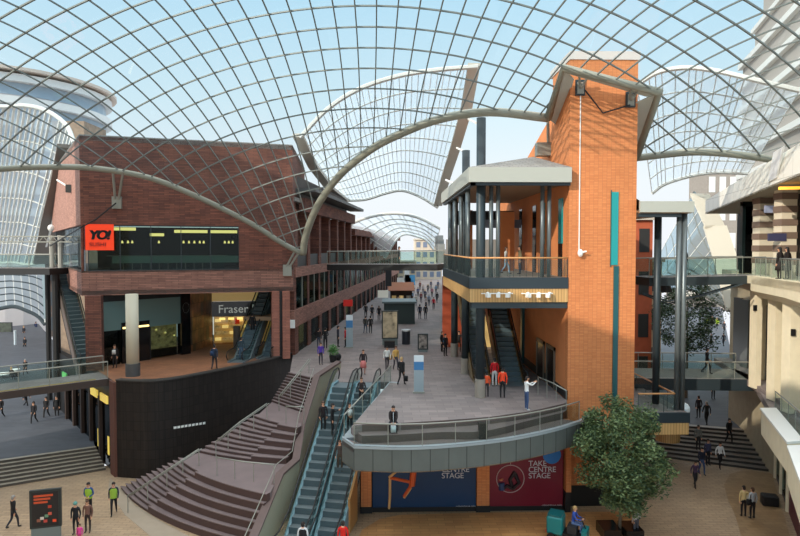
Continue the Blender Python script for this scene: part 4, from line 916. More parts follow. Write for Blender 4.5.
for f in (0, .14, .28, .42): p = wB.lerp(wE, f); m.cyl(p.x, p.y, 0, 4.9, .15, 8)
m.build('frame', CREAM, t)
wz = G(740, 402, 1.35)
t = thing('street_shopfront', 'tall cream piers and dark doorways along the right-hand street', 'shopfront', (wA.x, wA.y, 1))
for k, (px, py) in enumerate(((762, 430), (752, 421), (744, 411), (738, 399), (733, 389))):
    q = G(px, py+4, 1.35); MB().obox((q.x, q.y), R(70), -.25, .25, -.4, .2, .7, 5.2).build('stone_pier', CREAM, t)
    if k: MB().obox(((q.x+ql.x)/2+.5, (q.y+ql.y)/2), math.atan2(ql.y-q.y, ql.x-q.x), -(ql-q).length/2, (ql-q).length/2, 0, .15, .8, 5.2).build('doorway', [INT, WARMD, INT, mat('yellow_display', (220, 180, 30), .5, emit=.3)][k-1], t)
    ql = q
# ================================================================== secondary glazed vaults over the streets
def vault(name, label, near, far, dn, df, nr, ns, bar=.06, slat=.05, barm=None, glm=G_FAR, beams=(), beamr=.2, flip=False):
    """near / far: pixel outlines (left to right) of the two end edges, lifted to the depths dn and df"""
    barm = barm or VBAR
    t = thing(name, label, 'roof', tuple(P(*near[0], dn[0])))
    K = max(24, ns)
    def edge(l, d):
        pts = res([Vector((x, y, d[0]+(d[1]-d[0])*i/(len(l)-1))) for i, (x, y) in enumerate(l)], 1) if 0 else None
        q = spline([(x, y, d[0]+(d[1]-d[0])*i/(len(l)-1)) for i, (x, y) in enumerate(l)], 6); q = res(q, K)
        return [P(p.x, p.y, p.z) for p in q]
    A, B = edge(near, dn), edge(far, df)
    def S(i, f): 
        p = A[i].lerp(B[i], f); p.z += -4*f*(1-f)*sag; return p
    sag = 0
    g = MB(); M_ = nr*2
    for i in range(K+1):
        for j in range(M_+1): g.v.append(S(i, j/M_))
    for i in range(K):
        for j in range(M_): g.f.append((i*(M_+1)+j, (i+1)*(M_+1)+j, (i+1)*(M_+1)+j+1, i*(M_+1)+j+1)); g.mi.append(0)
    g.build('glass_panes', glm, t)
    for j in range(nr+1): MB().tube([S(i, j/nr)-Vector((0, 0, .05)) for i in range(K+1)], bar if 0 < j < nr else beamr, 6).build('arch_rib', barm, t)
    m = MB()
    for k in range(ns+1):
        i = round(K*k/ns); m.tube([S(i, 0), S(i, .5), S(i, 1)], slat, 4)
    m.build('glazing_bars', WHITE, t)
    return t, A, B
t, A, B = vault('street_vault', 'wide glazed vault over the central street beyond the grid roof', [(300,137),(328,108),(360,88),(400,75),(440,69),(478,66)], [(343,200),(365,199),(385,193),(402,190),(420,196),(438,207)], (52, 50), (78, 74), 9, 30, .07, .035)
def flat_beam(name, pts, w_, h_, m_, par):
    m = MB(); pts = [Vector(p) for p in pts]
    for a, b in zip(pts, pts[1:]):
        d = (b-a); s_ = Vector((d.y, -d.x, 0)).normalized()*w_; u = Vector((0, 0, h_))
        m.add([a-s_, a+s_, b+s_, b-s_, a-s_+u, a+s_+u, b+s_+u, b-s_+u], [(0, 3, 2, 1), (4, 5, 6, 7), (0, 1, 5, 4), (1, 2, 6, 5), (2, 3, 7, 6), (3, 0, 4, 7)])
    return m.build(name, m_, par)
flat_beam('edge_gutter', [P(474, 66, 50), P(466, 112, 54), P(455, 150, 60), P(446, 178, 66), P(438, 206, 74)], .5, .25, mat('gutter_beige', (196, 190, 178), .6), t)
flat_beam('edge_gutter', [P(298, 137, 52), P(313, 168, 58), P(330, 190, 66), P(346, 202, 78)], .45, .3, _m['gutter_beige'], t)
for px, py in ((466, 118), (457, 148), (446, 180)):
    q = P(px, py, 56); MB().tube([q, P(px+10, py+5, 50)], .1, 6).build('strut', WHITE, t)
vault('street_vault', 'smaller low glazed vault further down the central street', [(338,233),(352,223),(372,216),(395,213),(418,217),(440,228)], [(385,258),(396,240),(405,234),(416,236),(426,240),(434,250)], (80, 80), (115, 115), 5, 14, .12, .05)
t, A, B = vault('street_vault', 'glazed vault over the right-hand street behind the brick tower', [(637,84),(660,71),(690,67),(720,71),(750,78),(800,90)], [(652,193),(664,184),(685,177),(705,173),(725,172),(748,173)], (50, 44), (66, 62), 6, 16, .07, .05, glm=G_FAR)
t, A, B = vault('street_vault', 'tall curved glazed end screen dropping towards the right-hand street', [(694,192),(700,200),(712,235),(722,265),(729,290),(736,311)], [(655,262),(655,270),(654,285),(656,292),(690,289),(736,312)], (64, 56), (70, 62), 7, 9, .06, .04, barm=LAT, glm=glass('milky_glass', (196, 220, 236), .35, body=.4, bodycol=(205, 216, 220)), beamr=.14)
flat_beam('edge_gutter', [P(700, 196, 62), P(715, 228, 60), P(726, 262, 58), P(738, 310, 56)], 1.2, .25, mat('gutter_white', (222, 216, 200), .6), t)
t, A, B = vault('street_vault', 'slatted glazed vault over the street at the far left', [(-40,100),(0,106),(24,105),(46,110),(66,124),(74,142)], [(-40,262),(-20,258),(0,262),(14,262),(28,264),(42,262)], (60, 54), (88, 74), 6, 22, .08, .14, glm=glass('milky_slat_glass', (206, 222, 232), .1, body=.45, bodycol=(200, 206, 212)))
flat_beam('edge_gutter', [P(70, 148, 55), P(62, 185, 60), P(52, 222, 66), P(43, 264, 74)], 1.0, .3, mat('gutter_brown', (120, 112, 104), .6), t)
# lower screen of the left vault, curving down to the street
t, A, B = vault('street_screen', 'arched lattice screen dropping from the left vault to street level', [(-20,268),(0,268),(15,268),(28,268),(38,270),(44,272)], [(-20,312),(0,308),(14,306),(26,310),(38,316),(45,324)], (66, 62), (64, 62), 6, 8, .07, .05, barm=DARKSTEEL, glm=glass('clear_screen_glass', (220, 232, 238), .06))
m = MB(); q = [P(41.5, 269, 60), P(46, 269, 60), P(50, 314, 60), P(44, 319, 60)]; m.slab(*q, .25); tag(m.build('glass_fin', mat('pale_blue_panel', (140, 160, 168), .4)), 'pale blue-grey vertical fin at the end of the left bridge', 'panel')
m = MB(); q = [P(58, 281, 52), P(63, 284, 52), P(69, 299, 52), P(66, 310, 52)]; m.slab(*q, .2); tag(m.build('glass_fin', _m['pale_blue_panel']), 'small curved pale fin beside the brick band', 'panel')
# ================================================================== bridges
def bridge(label, a, b, w_, th, m_edge, rails=True, gap=1.6, edge_z=0, gl=G_RAIL, rail_h=1.1, top=PAVE):
    a, b = Vector(a), Vector(b); t = thing('footbridge', label, 'bridge', tuple(a)); d = (b-a).normalized(); s_ = Vector((d.y, -d.x, 0)).normalized()*w_/2
    m = MB(); u = Vector((0, 0, th)); m.add([a-s_-u, a+s_-u, b+s_-u, b-s_-u, a-s_, a+s_, b+s_, b-s_], [(0, 3, 2, 1), (0, 1, 5, 4), (1, 2, 6, 5), (2, 3, 7, 6), (3, 0, 4, 7)], 0); m.add([a-s_, a+s_, b+s_, b-s_], [(0, 1, 2, 3)], 1)
    m.build('deck', [m_edge, top], t)
    for k in (1, -1):
        p, q = a+s_*k*.96, b+s_*k*.96; up_ = Vector((0, 0, rail_h))
        MB().tube([p+up_, q+up_], .04, 6).build('handrail', STEEL, t)
        e = s_.normalized()*.01; g = MB(); z0 = Vector((0, 0, .05)); z1 = up_-Vector((0, 0, .08)); g.add([p-e+z0, q-e+z0, q-e+z1, p-e+z1, p+e+z0, q+e+z0, q+e+z1, p+e+z1], [(0, 1, 2, 3), (7, 6, 5, 4), (3, 2, 6, 7)]); g.build('glass_panel', gl, t)
        n = max(2, int((q-p).length/gap))
        for i in range(n+1): c = p.lerp(q, i/n); MB().cyl(c.x, c.y, c.z, c.z+rail_h, .025, 6).build('post', STEEL, t)
    return t
bridge('upper glass-sided footbridge crossing the central street to the pavilion deck', P(333, 264, 53), P(441, 264, 50), 2.6, .5, BLACK)
bridge('upper footbridge at the far left reaching the restaurant block', (P(-60, 266, 52).x, 52, UP), (P(60, 266, 50).x, 50, UP), 2.4, .5, BLACK)
t = bridge('upper footbridge from the small pavilion to the stone building balcony', (px2X(640, 36.5), 36.5, UP-.1), (RXf(37, .8), 37, UP), 2.2, .5, DARKSTEEL)
a_, b_ = Vector((px2X(640, 35.5), 35.5, UP-1.6)), Vector((px2X(716, 36), 36, UP-1.25))
m = MB(); m.tube([(px2X(642, 35.5), 35.5, UP-1.0), (px2X(668, 35.5), 35.5, UP-1.5), (px2X(700, 35.5), 35.5, UP-1.2), (px2X(742, 35.5), 35.5, UP-.5)], .05, 6); m.tube([(px2X(642, 37), 37, UP-1.2), (px2X(668, 37), 37, UP-1.8), (px2X(742, 37), 37, UP-.5)], .05, 6); m.build('tie_rod', DARKSTEEL, t)
br0, br1 = P(634, 377, 38.5), P(768, 377, 38.0)
t = bridge('middle-level footbridge on the right, with a person in black crossing', (br0.x, 40.6, MID+.0), (br1.x-.1, 40.0, MID+.0), 3.4, .75, DARKSTEEL, top=mat('worn_deck', (120, 112, 104), .6, noise=.1))
bl0, bl1 = G(-60, 402, MID-.2), G(97, 379, MID)
t = bridge('middle-level footbridge on the left with a gold edge line', (bl0.x-2, bl0.y+1.1, MID-.25), (bl1.x, bl1.y+1.2, MID), 2.6, .45, mat('bridge_underside', (60, 46, 40), .6))
d_ = (Vector(bl1)-Vector(bl0)).normalized(); m = MB(); m.tube([Vector((bl0.x-2, bl0.y-.25, MID-.24)), Vector((bl1.x, bl1.y-.15, MID+.02))], .04, 4); m.build('gold_edge', mat('gold_trim', (190, 160, 100), .4), t)
# side wing of the dark wall: end face and lower shops along the left street
q0 = Vector((rim[0].x, rim[0].y, 0)); q1 = Vector((-27.5, 51, 0)); sdir_ = (q1-q0).normalized(); sa = math.atan2(sdir_.y, sdir_.x)
t = thing('side_shopfronts', 'dark lower shops with gold-lit signs around the corner of the curved wall', 'shopfront', (q0.x, q0.y, 0)); QO = (q0.x, q0.y); ql_ = (q1-q0).length
MB().obox(QO, sa, 0, ql_, -.6, -.1, 0, MID-.1).build('wall', BLACK, t); MB().obox(QO, sa, 0, .9, -.1, .15, 0, MID).build('brown_pier', mat('brown_red_pier', (96, 58, 46), .8), t)
for k in range(5):
    MB().obox(QO, sa, 1.2+k*2.2, 2.9+k*2.2, -.08, .02, .3, 4.2).build('shop_window', G_DARKWIN, t); MB().obox(QO, sa, 3.0+k*2.2, 3.3+k*2.2, -.1, .2, 0, 4.6).build('pier', mat('dark_brown', (58, 42, 34), .7), t)
    if k < 2: MB().obox(QO, sa, 1.3+k*2.2, 2.8+k*2.2, .1, .2, 4.4, 4.9).build('gold_sign', mat('gold_sign', (220, 190, 90), .5, emit=.7), t); MB().obox(QO, sa, 1.5+k*2.2, 1.8+k*2.2, .0, .05, 1.0, 2.2).build('gold_display', _m['gold_sign'], t)
# block wall under the arcade slab beyond, plus escalator along the side
eS, eE = G(88, 371, MID)+Vector((-.2, 1.2, 0)), P(50, 300, 60)
t = escalator('dark escalator running along the side of the restaurant block above the left street', Vector((-21.3, 44.2, MID)), Vector((-28.4, 54, UP)), .5, skirt=mat('brown_skirt', (96, 84, 78), .5))
t = thing('street_column', 'dark steel column beside the left street under the upper bridge', 'column', (-27, 50, 0)); q = P(56, 300, 50); MB().cyl(q.x, q.y, 1, 12.4, .3, 10).build('shaft', BLACK, t)
q = P(48, 300, 53); t = thing('street_column', 'dark column at the outer end of the left fin', 'column', (q.x, q.y, 0)); MB().cyl(q.x, q.y, 1, 12.4, .22, 10).build('shaft', BLACK, t)
q = P(65, 380, 47); tag(MB().obox((q.x, q.y), sa, -.5, .7, -.05, .05, q.z-.55, q.z+.55).build('exit_sign', mat('green_sign', (110, 190, 110), .5, emit=.3)), 'small green hanging sign beside the left escalator', 'sign')
# stage truss with lamps on the left upper deck
t = thing('lighting_truss', 'grey lattice lighting truss above the left upper bridge', 'truss', P(0, 237, 52)); a_, b_ = P(-30, 236.5, 52), P(72, 236.5, 50); u = Vector((0, 0, .45))
m = MB(); m.tube([a_, b_], .05, 5); m.tube([a_-u, b_-u], .05, 5); m.build('chord', STEEL, t); m = MB()
for k in range(22): f = k/22; g_ = (k+1)/22; m.tube([a_.lerp(b_, f)-(u if k % 2 else Vector()), a_.lerp(b_, g_)-(Vector() if k % 2 else u)], .03, 4)
m.build('lattice', STEEL, t)
for px in (51.5, 60): q = P(px, 245, 51); MB().cyl(q.x, q.y, UP, q.z+.8, .18, 8).build('post', mat('light_post', (170, 168, 160), .5), t)
# security lamps on brick side wall
q = P(70, 188, 48); t = thing('wall_floodlight', 'black floodlight on a bracket high on the side brickwork', 'floodlight', q); MB().box(q.x-.25, q.x+.25, q.y-.2, q.y+.2, q.z-.35, q.z+.25).build('lamp_head', BLACK, t); MB().tube([q, P(57, 180, 49)], .07, 6).build('bracket', WHITE, t)
q = P(51, 228, 50); tag(MB().ball(q, .25, .25, .28).build('white_floodlight', WHITE), 'small white floodlight above the lighting truss', 'floodlight')
# ================================================================== distant buildings
t = thing('apartment_tower', 'pale apartment tower with curved balconies seen through the roof at left', 'building', (-72, 105, 0)); 
tx, ty, tr = P(22, 100, 105).x-4, 108, 15
MB().cyl(tx, ty, 0, P(30, 75, 96).z, tr, 40).build('core', mat('pale_pink_render', (214, 206, 204), .7), t)
for k in range(7):
    z = P(30, 83, 96).z-k*3.4; b_ = MB().cyl(tx, ty, z, z+1.1, tr+1.2, 40).build('balcony_band', mat('balcony_white', (226, 224, 220), .6), t); MB().cyl(tx, ty, z-1.9, z-.1, tr+.15, 40).build('window_band', mat('window_blue_grey', (150, 166, 180), .3), b_)
MB().cyl(tx, ty, P(30, 73, 96).z, P(30, 70, 96).z, tr+2, 40).build('roof_disc', mat('roof_buff', (206, 190, 176), .7), t)
t = thing('stone_corner_block', 'brown stone corner block beside the pale apartment tower', 'building', P(70, 130, 75)); a_, b_ = P(52, 120, 78), P(84, 120, 78); MB().box(a_.x, b_.x, 78, 84, 0, P(78, 121, 78).z).build('wall', mat('brown_stone', (150, 128, 108), .8, noise=.2), t)
# left street far buildings
def block(name, label, px0, px1, Y, pyt, c, floors=4, base=0, dep=8, win=(70, 80, 90), cols_=6):
    a_, b_ = P(px0, pyt, Y), P(px1, pyt, Y); t = thing(name, label, 'building', ((a_.x+b_.x)/2, Y, base)); zt = a_.z
    MB().box(a_.x, b_.x, Y, Y+dep, base, zt).build('wall', mat('%s_%d' % (name, px0+1000), c, .8, noise=.08), t)
    wm = mat('win_%d_%d' % (win[0], win[2]), win, .3); W_ = (b_.x-a_.x)/cols_; H = (zt-base)/floors
    for i in range(cols_):
        for j in range(floors): MB().box(a_.x+W_*(i+.2), a_.x+W_*(i+.8), Y-.05, Y+.1, base+H*(j+.25), base+H*(j+.8)).build('window', wm, t)
    MB().box(a_.x-.2, b_.x+.2, Y-.3, Y+dep, zt, zt+.4).build('cornice', mat('cornice_pale', (200, 190, 176), .7), t)
    return t
block('brick_house', 'red brick block at the end of the left street', -60, 12, 120, 240, (186, 110, 84), 3, 2.5, win=(90, 110, 130))
block('teal_glass_block', 'block with teal windows behind the left street vault', -10, 45, 100, 236, (150, 110, 90), 3, 2.5, win=(60, 130, 140), cols_=5)
block('street_end_block', 'dark shops behind the left fins', 45, 80, 86, 262, (96, 78, 70), 3, 2, win=(60, 70, 80), cols_=4)
block('pale_house', 'pale stone house closing the far end of the central street', 392, 416, 150, 262, (190, 176, 150), 3, MID, win=(90, 100, 110), cols_=4)
block('far_house', 'far pale building beside the end of the central street', 415, 442, 160, 240, (206, 190, 170), 4, MID, win=(120, 130, 150), cols_=4)
t = thing('office_block', 'grey office block with white sloping bands at the upper right', 'building', P(770, 100, 62)); 
A0 = P(742, 120, 72); B0 = P(830, 120, 47); da = math.atan2(B0.y-A0.y, B0.x-A0.x); ln = (B0-A0).length+14
MB().obox((A0.x, A0.y), da, 0, ln, 0, 10, 0, P(742, 66, 72).z).build('wall', mat('office_grey', (176, 166, 156), .8), t)
for k in range(7):
    z = P(742, 66, 72).z-2.6*k; MB().obox((A0.x, A0.y), da, -.3, ln, -.5, .2, z-.45, z+.15).build('white_band', mat('office_band', (224, 220, 212), .6), t)
for k in range(4):
    z = P(742, 66, 72).z; MB().obox((A0.x, A0.y), da, 2.5+k*3, ln, .6, 10, z+k*3.3, z+3.3+k*3.3).build('stepped_floor', _m['office_grey'], t); MB().obox((A0.x, A0.y), da, 2.2+k*3, ln, .2, 1, z+k*3.3+2.9, z+k*3.3+3.4).build('white_band', _m['office_band'], t)
block('grey_brick_block', 'grey brick block with small white window behind the right canopy', 707, 760, 136, 171, (150, 140, 130), 5, 0, win=(220, 220, 216), cols_=5)
block('street_end_shop', 'pale shop block closing the far end of the right-hand street', 684, 742, 124, 296, (150, 142, 134), 2, 2, win=(70, 64, 60), cols_=5)
block('street_wall_block', 'cream building along the left of the right-hand street', 634, 662, 60, 262, (196, 170, 140), 3, 1.4, win=(90, 90, 90), cols_=2)
block('brick_gable', 'red brick building seen beneath the small pavilion canopy', 636, 653, 55, 220, (190, 96, 64), 4, 1.4, win=(60, 60, 60), cols_=1)
block('dark_arch_block', 'dark building across the end of the right-hand street', 702, 742, 88, 283, (80, 68, 62), 1, 8.4, win=(60, 54, 50), cols_=1) if 0 else None
q0, q1 = P(704, 284, 66), P(738, 308, 62); m = MB(); m.slab(P(704, 290, 66), P(737, 312, 62), P(737, 308, 62), P(704, 283, 66), 1.0); tag(m.build('dark_soffit_beam', mat('dark_soffit_beam', (54, 46, 42), .8)), 'dark sloping soffit beam under the right glazed screen', 'beam')
# ================================================================== tall unseen blocks added outside the frame to shade the plaza
def q_poly(s0, t0, t1, th):   # strip perpendicular to the sun's plan direction
    sx_, sy_ = math.sin(SAZ), math.cos(SAZ); px_, py_ = sy_, -sx_
    return [(s0*sx_+t*px_+d*sx_, s0*sy_+t*py_+d*sy_) for t, d in ((t0, 0), (t1, 0), (t1, -th), (t0, -th))]
nb = mat('shade_block_pale', (226, 206, 184), .9, noise=.1)  # kept pale so the added blocks bounce light into the plaza
tag(MB().prism(q_poly(-1.5, -49, -38.5, 5), 0, 33.5).build('shade_block', nb), 'tall unseen block added to shade the restaurant block', 'building')
tag(MB().prism(q_poly(-15, -38.5, 3, 6), 0, 33.6).build('shade_block', nb), 'tall unseen block added behind the viewpoint to shade the plaza', 'building')
# ================================================================== people
def body_mesh(pose):
    """one continuous skinned figure, 1.75 m, facing -Y; returns mesh with slots skin, top, legs, shoes"""
    V = []; E = []; Rr = []; lab = []
    def v(p, r, l, par=None):
        V.append(p); Rr.append(r if isinstance(r, tuple) else (r, r)); lab.append(l)
        if par is not None: E.append((par, len(V)-1))
        return len(V)-1
    D = dict(hip=.93, lean=0, kn=[(0, 0), (0, 0)], an=[(0, 0), (0, 0)], el=[(.06, .03, -.28)]*2, wr=[(.03, -.08, -.25)]*2, kz=[.50, .50], az=[.09, .09], head=(0, -.02))
    D.update(pose); hz = D['hip']; ln = D['lean']
    pel = v((0, 0, hz), (.15, .11), 'l'); wai = v((0, -ln*.35, hz+.17), (.135, .095), 't', pel); che = v((0, -ln*.75, hz+.36), (.17, .115), 't', wai)
    shb = v((0, -ln, hz+.49), (.12, .09), 't', che); nk = v((0, -ln-.01, hz+.57), (.052, .052), 's', shb)
    hx_, hy_ = D['head']; hd = v((hx_, -ln-.03+hy_, hz+.68), (.078, .088), 's', nk); v((hx_, -ln-.02+hy_, hz+.77), (.068, .08), 's', hd)
    for k, s_ in enumerate((-1, 1)):
        sh = v((s_*.18, -ln, hz+.475), .06, 't', shb); e = D['el'][k]; w_ = D['wr'][k]
        ex = (s_*(.18+e[0]), -ln+e[1], hz+.475+e[2]); el = v(ex, .045, 't', sh)
        wx = (ex[0]+s_*w_[0], ex[1]+w_[1], ex[2]+w_[2]); wr = v(wx, .032, 't', el)
        d = Vector(w_).normalized(); d.x *= s_; pm = v(tuple(Vector(wx)+d*.05), (.036, .022), 's', wr); pc = Vector(wx)+d*.075
        sd_ = d.cross(Vector((s_, 0, 0))); sd_ = sd_.normalized() if sd_.length > .1 else Vector((0, 1, 0))
        pm2 = v(tuple(Vector(wx)+d*.085), (.036, .018), 's', pm)
        for j, (o, L_) in enumerate(((-.03, .06), (-.01, .075), (.01, .07), (.03, .05))):
            f1 = v(tuple(Vector(wx)+d*.11+sd_*o), .0095, 's', pm2); v(tuple(Vector(wx)+d*(.11+L_*.8)+sd_*o+Vector((-s_*.015, -.01, 0))), .008, 's', f1)
        th = v(tuple(Vector(wx)+d*.06+sd_*-.05), .011, 's', pm); v(tuple(Vector(wx)+d*.1+sd_*-.062), .009, 's', th)
        hp = v((s_*.09, 0, hz-.06), .09, 'l', pel); kx, ky = D['kn'][k]; ax, ay = D['an'][k]
        kn = v((s_*(.1+kx), ky, D['kz'][k]), .062, 'l', hp); an = v((s_*(.1+ax), ay, D['az'][k]), .042, 'l', kn)
        he = v((s_*(.1+ax), ay+.02, D['az'][k]-.045), .04, 'f', an); v((s_*(.12+ax), ay-.15, max(.035, D['az'][k]-.06)), (.042, .03), 'f', he)
    me = bpy.data.meshes.new('b'); me.from_pydata(V, E, []); ob = bpy.data.objects.new('b', me); C.objects.link(ob)
    md = ob.modifiers.new('s', 'SKIN'); sk = me.skin_vertices[0].data
    for i, r in enumerate(Rr): sk[i].radius = r
    sk[0].use_root = True; md.use_smooth_shade = True
    sb = ob.modifiers.new('d', 'SUBSURF'); sb.levels = 1; sb.render_levels = 1
    bpy.context.view_layer.update(); out = bpy.data.meshes.new_from_object(ob.evaluated_get(bpy.context.evaluated_depsgraph_get())); bpy.data.objects.remove(ob)
    out.name = 'person_body'; out.materials.clear()
    segs = [(Vector(V[a]), Vector(V[b]), lab[b], lab[a]) for a, b in E]
    K = {'s': 0, 't': 1, 'l': 2, 'f': 3}; mi = []
    for p in out.polygons:
        c = p.center; best = 9; lb = 's'
        for a, b, l, la in segs:
            d = b-a; t = max(0, min(1, (c-a).dot(d)/d.length_squared)); q = (c-a-d*t).length
            if q < best: best = q; lb = l if (t > .35 or l == la) else la
        if lb == 's' and c.z < hz+.52 and abs(c.x) < .14 and c.y > -ln-.2 and c.z > hz+.3: lb = 't'
        mi.append(K[lb])
    for k in range(4): out.materials.append(SKIN)
    out.polygons.foreach_set('material_index', mi); out.update()
    return out, hz, ln, D['head']
def nose_eyes(hz, ln, hd):
    m = MB(); y = -ln-.03+hd[1]-.088
    m.ball((hd[0], y-.004, hz+.68), .012, .02, .024, 0, 6, 4)
    for s_ in (-1, 1): m.ball((hd[0]+s_*.03, y+.008, hz+.705), .011, .008, .008, 1, 6, 4); m.ball((hd[0]+s_*.082, y+.09, hz+.69), .012, .02, .03, 0, 6, 4)
    m.ball((hd[0], y+.006, hz+.635), .024, .008, .006, 2, 6, 4)
    return m
def hair_mb(hz, ln, hd, long=False):
    m = MB(); c = (hd[0], -ln-.0+hd[1], hz+.735); m.ball((c[0], c[1]+.006, c[2]), .09, .103, .098, 0, 14, 8, zmin=-.15)
    m.ball((c[0], c[1]+.045, c[2]-.06), .082, .062, .1, 0, 12, 6)
    if long: m.ball((c[0], c[1]+.06, c[2]-.16), .085, .05, .15, 0, 12, 7)
    return m
POSES = {
 'stand': dict(kn=[(0, -.02), (.01, 0)], wr=[(-.02, -.06, -.25)]*2),
 'walk': dict(kn=[(0, -.16), (0, .02)], an=[(0, -.20), (0, .30)], az=[.10, .15], kz=[.52, .49], el=[(.05, .10, -.26), (.05, -.04, -.27)], wr=[(.0, -.02, -.25), (-.02, -.16, -.19)], hip=.92),
 'walk2': dict(kn=[(0, .03), (0, -.13)], an=[(0, .22), (0, -.16)], az=[.12, .10], kz=[.49, .52], el=[(.06, -.03, -.27), (.06, .10, -.26)], wr=[(-.03, -.13, -.2), (.0, -.03, -.25)], hip=.92),
 'sit': dict(hip=.55, kn=[(.04, -.42), (.04, -.42)], an=[(.02, -.40), (.02, -.44)], kz=[.52, .52], el=[(.03, -.12, -.24)]*2, wr=[(-.08, -.22, -.02)]*2, lean=.08),
 'bow': dict(hip=.56, kn=[(.08, -.40), (.08, -.40)], an=[(.06, -.36), (.06, -.38)], kz=[.50, .50], el=[(.0, -.12, -.26)]*2, wr=[(-.08, -.10, -.18)]*2, lean=.34, head=(0, -.10)),
 'photo': dict(kn=[(0, -.02), (.02, 0)], el=[(.0, -.22, -.10), (.02, -.20, -.13)], wr=[(-.10, -.20, .10), (-.12, -.18, .12)]),
 'arms': dict(kn=[(0, -.02), (.01, 0)], wr=[(-.14, -.16, -.10)]*2),
 'hold': dict(kn=[(0, -.02), (.01, .0)], el=[(.05, 0, -.28), (.12, -.05, -.2)], wr=[(.0, -.05, -.25), (.15, -.16, .06)]),
}
HM = [mat('hair_dark', (38, 28, 24), .6), mat('hair_brown', (84, 56, 38), .6), mat('hair_blonde', (190, 156, 104), .6), mat('hair_grey', (150, 146, 140), .6), mat('hair_black', (18, 16, 16), .6)]
LIP = mat('lips', (160, 84, 76), .5); EYEM = mat('eye_dark', (30, 24, 22), .3)
_pm = {}; _hm = {}
SHOE = mat('shoe_dark', (34, 30, 28), .5)
def cm(c): return mat('cloth_%d_%d_%d' % c, c, .85)
def person(px, py, z, face, pose, top, legs, hair, label, h=1.75, long=False, group=None, loc=None, skirt=None, bag=None, vest=None, hood=None, shoes=None):
    """face: direction the figure looks, degrees; 0 = towards -Y, 90 = +X, 180 = +Y"""
    if pose not in _pm:
        _pm[pose] = body_mesh(POSES[pose]); me, hz, ln, hd = _pm[pose]
        fm = nose_eyes(hz, ln, hd).build('face', [SKIN, EYEM, LIP], None, origin=(0, 0, 0)); hm = {}
        for lg in (False, True): hm[lg] = hair_mb(hz, ln, hd, lg).build('hair', HM[0], None, True, (0, 0, 0)).data
        _hm[pose] = (fm.data, hm)
        for o in [x for x in C.objects if x.name.startswith(('face', 'hair')) and x.parent is None]: bpy.data.objects.remove(o)
    me, hz, ln, hd = _pm[pose]
    o = bpy.data.objects.new('person', me); C.objects.link(o)
    p = Vector(loc) if loc else G(px, py, z); o.location = p; o.rotation_euler.z = R(face); s_ = h/1.75; o.scale = (s_, s_, s_)
    for i, m_ in enumerate((SKIN, cm(top), cm(legs), cm(shoes) if shoes else SHOE)): o.material_slots[i].link = 'OBJECT'; o.material_slots[i].material = m_
    fo = bpy.data.objects.new('face', _hm[pose][0]); C.objects.link(fo); fo.parent = o
    ho = bpy.data.objects.new('hair', _hm[pose][1][long]); C.objects.link(ho); ho.parent = o; ho.material_slots[0].link = 'OBJECT'; ho.material_slots[0].material = HM[hair]
    def part(m, nm, c):
        q = bpy.data.meshes.new(nm); 
        q.from_pydata(m.v, [], m.f); q.materials.append(cm(c) if isinstance(c, tuple) else c); q.polygons.foreach_set('use_smooth', [True]*len(m.f)); x = bpy.data.objects.new(nm, q); C.objects.link(x); x.parent = o
    if skirt: m = MB(); m.cyl(0, 0, .48, .98, .24, 16, r2=.16); part(m, 'skirt', skirt)
    if vest:
        m = MB(); vs = []; n = 16
        for z_, a, b in ((hz-.02, .185, .15), (hz+.18, .175, .135), (hz+.36, .20, .15), (hz+.50, .15, .11)):
            for j in range(n): w_ = 2*math.pi*j/n; vs.append((a*math.cos(w_), -ln*(z_-hz)/.5+b*math.sin(w_), z_))
        m.add(vs, [(i*n+j, i*n+(j+1) % n, (i+1)*n+(j+1) % n, (i+1)*n+j) for i in range(3) for j in range(n)]); part(m, 'hi_vis_vest', vest)
    if bag: m = MB(); bx, by, bz, c = bag; m.obox((bx, by), .1, -.12, .12, -.07, .07, bz, bz+.32); m.tube([(bx*.8, by, bz+.3), (bx*.5, by, hz+.5)], .012, 5); part(m, 'bag', c)
    if hood: m = MB(); m.ball((hd[0], -ln+hd[1], hz+.73), .105, .11, .12, 0, 12, 8, zmin=-.5); part(m, 'hat', hood)
    tag(o, label, 'person', group); return o
K_ = (30, 28, 30); NV = (36, 42, 60); JN = (62, 82, 120)
# middle level
person(526.5, 410, MID, 100, 'photo', (236, 236, 234), JN, 0, 'person in white t-shirt and jeans holding up a phone by the tower', 1.78, shoes=(200, 200, 200))
person(502.5, 398, MID, 170, 'stand', (238, 70, 34), K_, 4, 'person in orange-red jacket and black trousers at the escalator foot', 1.75)
person(494.5, 386.5, MID, 180, 'stand', (206, 26, 34), (214, 208, 204), 4, 'person in red jacket and white trousers facing the escalators', 1.75)
person(486.6, 397, MID, 185, 'stand', (226, 84, 40), (40, 36, 40), 4, 'shorter person in orange vest half behind the dark column', 1.45)
person(487.3, 369, MID+.0, 180, 'stand', (60, 56, 60), K_, 4, 'person in grey top starting up the left escalator under the deck', 1.7, True, loc=(6.15, 38.3, MID+.05))
person(401.5, 385, MID, 150, 'walk', (34, 32, 34), K_, 2, 'blond person in a long black coat walking up from the escalators', 1.75, bag=(-.35, .1, .3, (20, 20, 22)))
person(395.8, 370, MID, 20, 'walk2', (216, 170, 90), (70, 66, 74), 1, 'long-haired person in a mustard top walking across the sun patch', 1.68, True)
person(387, 370, MID, 10, 'walk', (222, 220, 214), (54, 46, 50), 0, 'person in white top with shoulder bag near the sun patch', 1.66, True, bag=(.25, .05, .75, (150, 120, 60)))
person(363.3, 374.3, MID, 0, 'stand', (40, 30, 34), (186, 134, 120), 1, 'person in dark jacket and pink skirt by the escalator top', 1.66, True, skirt=(206, 120, 116))
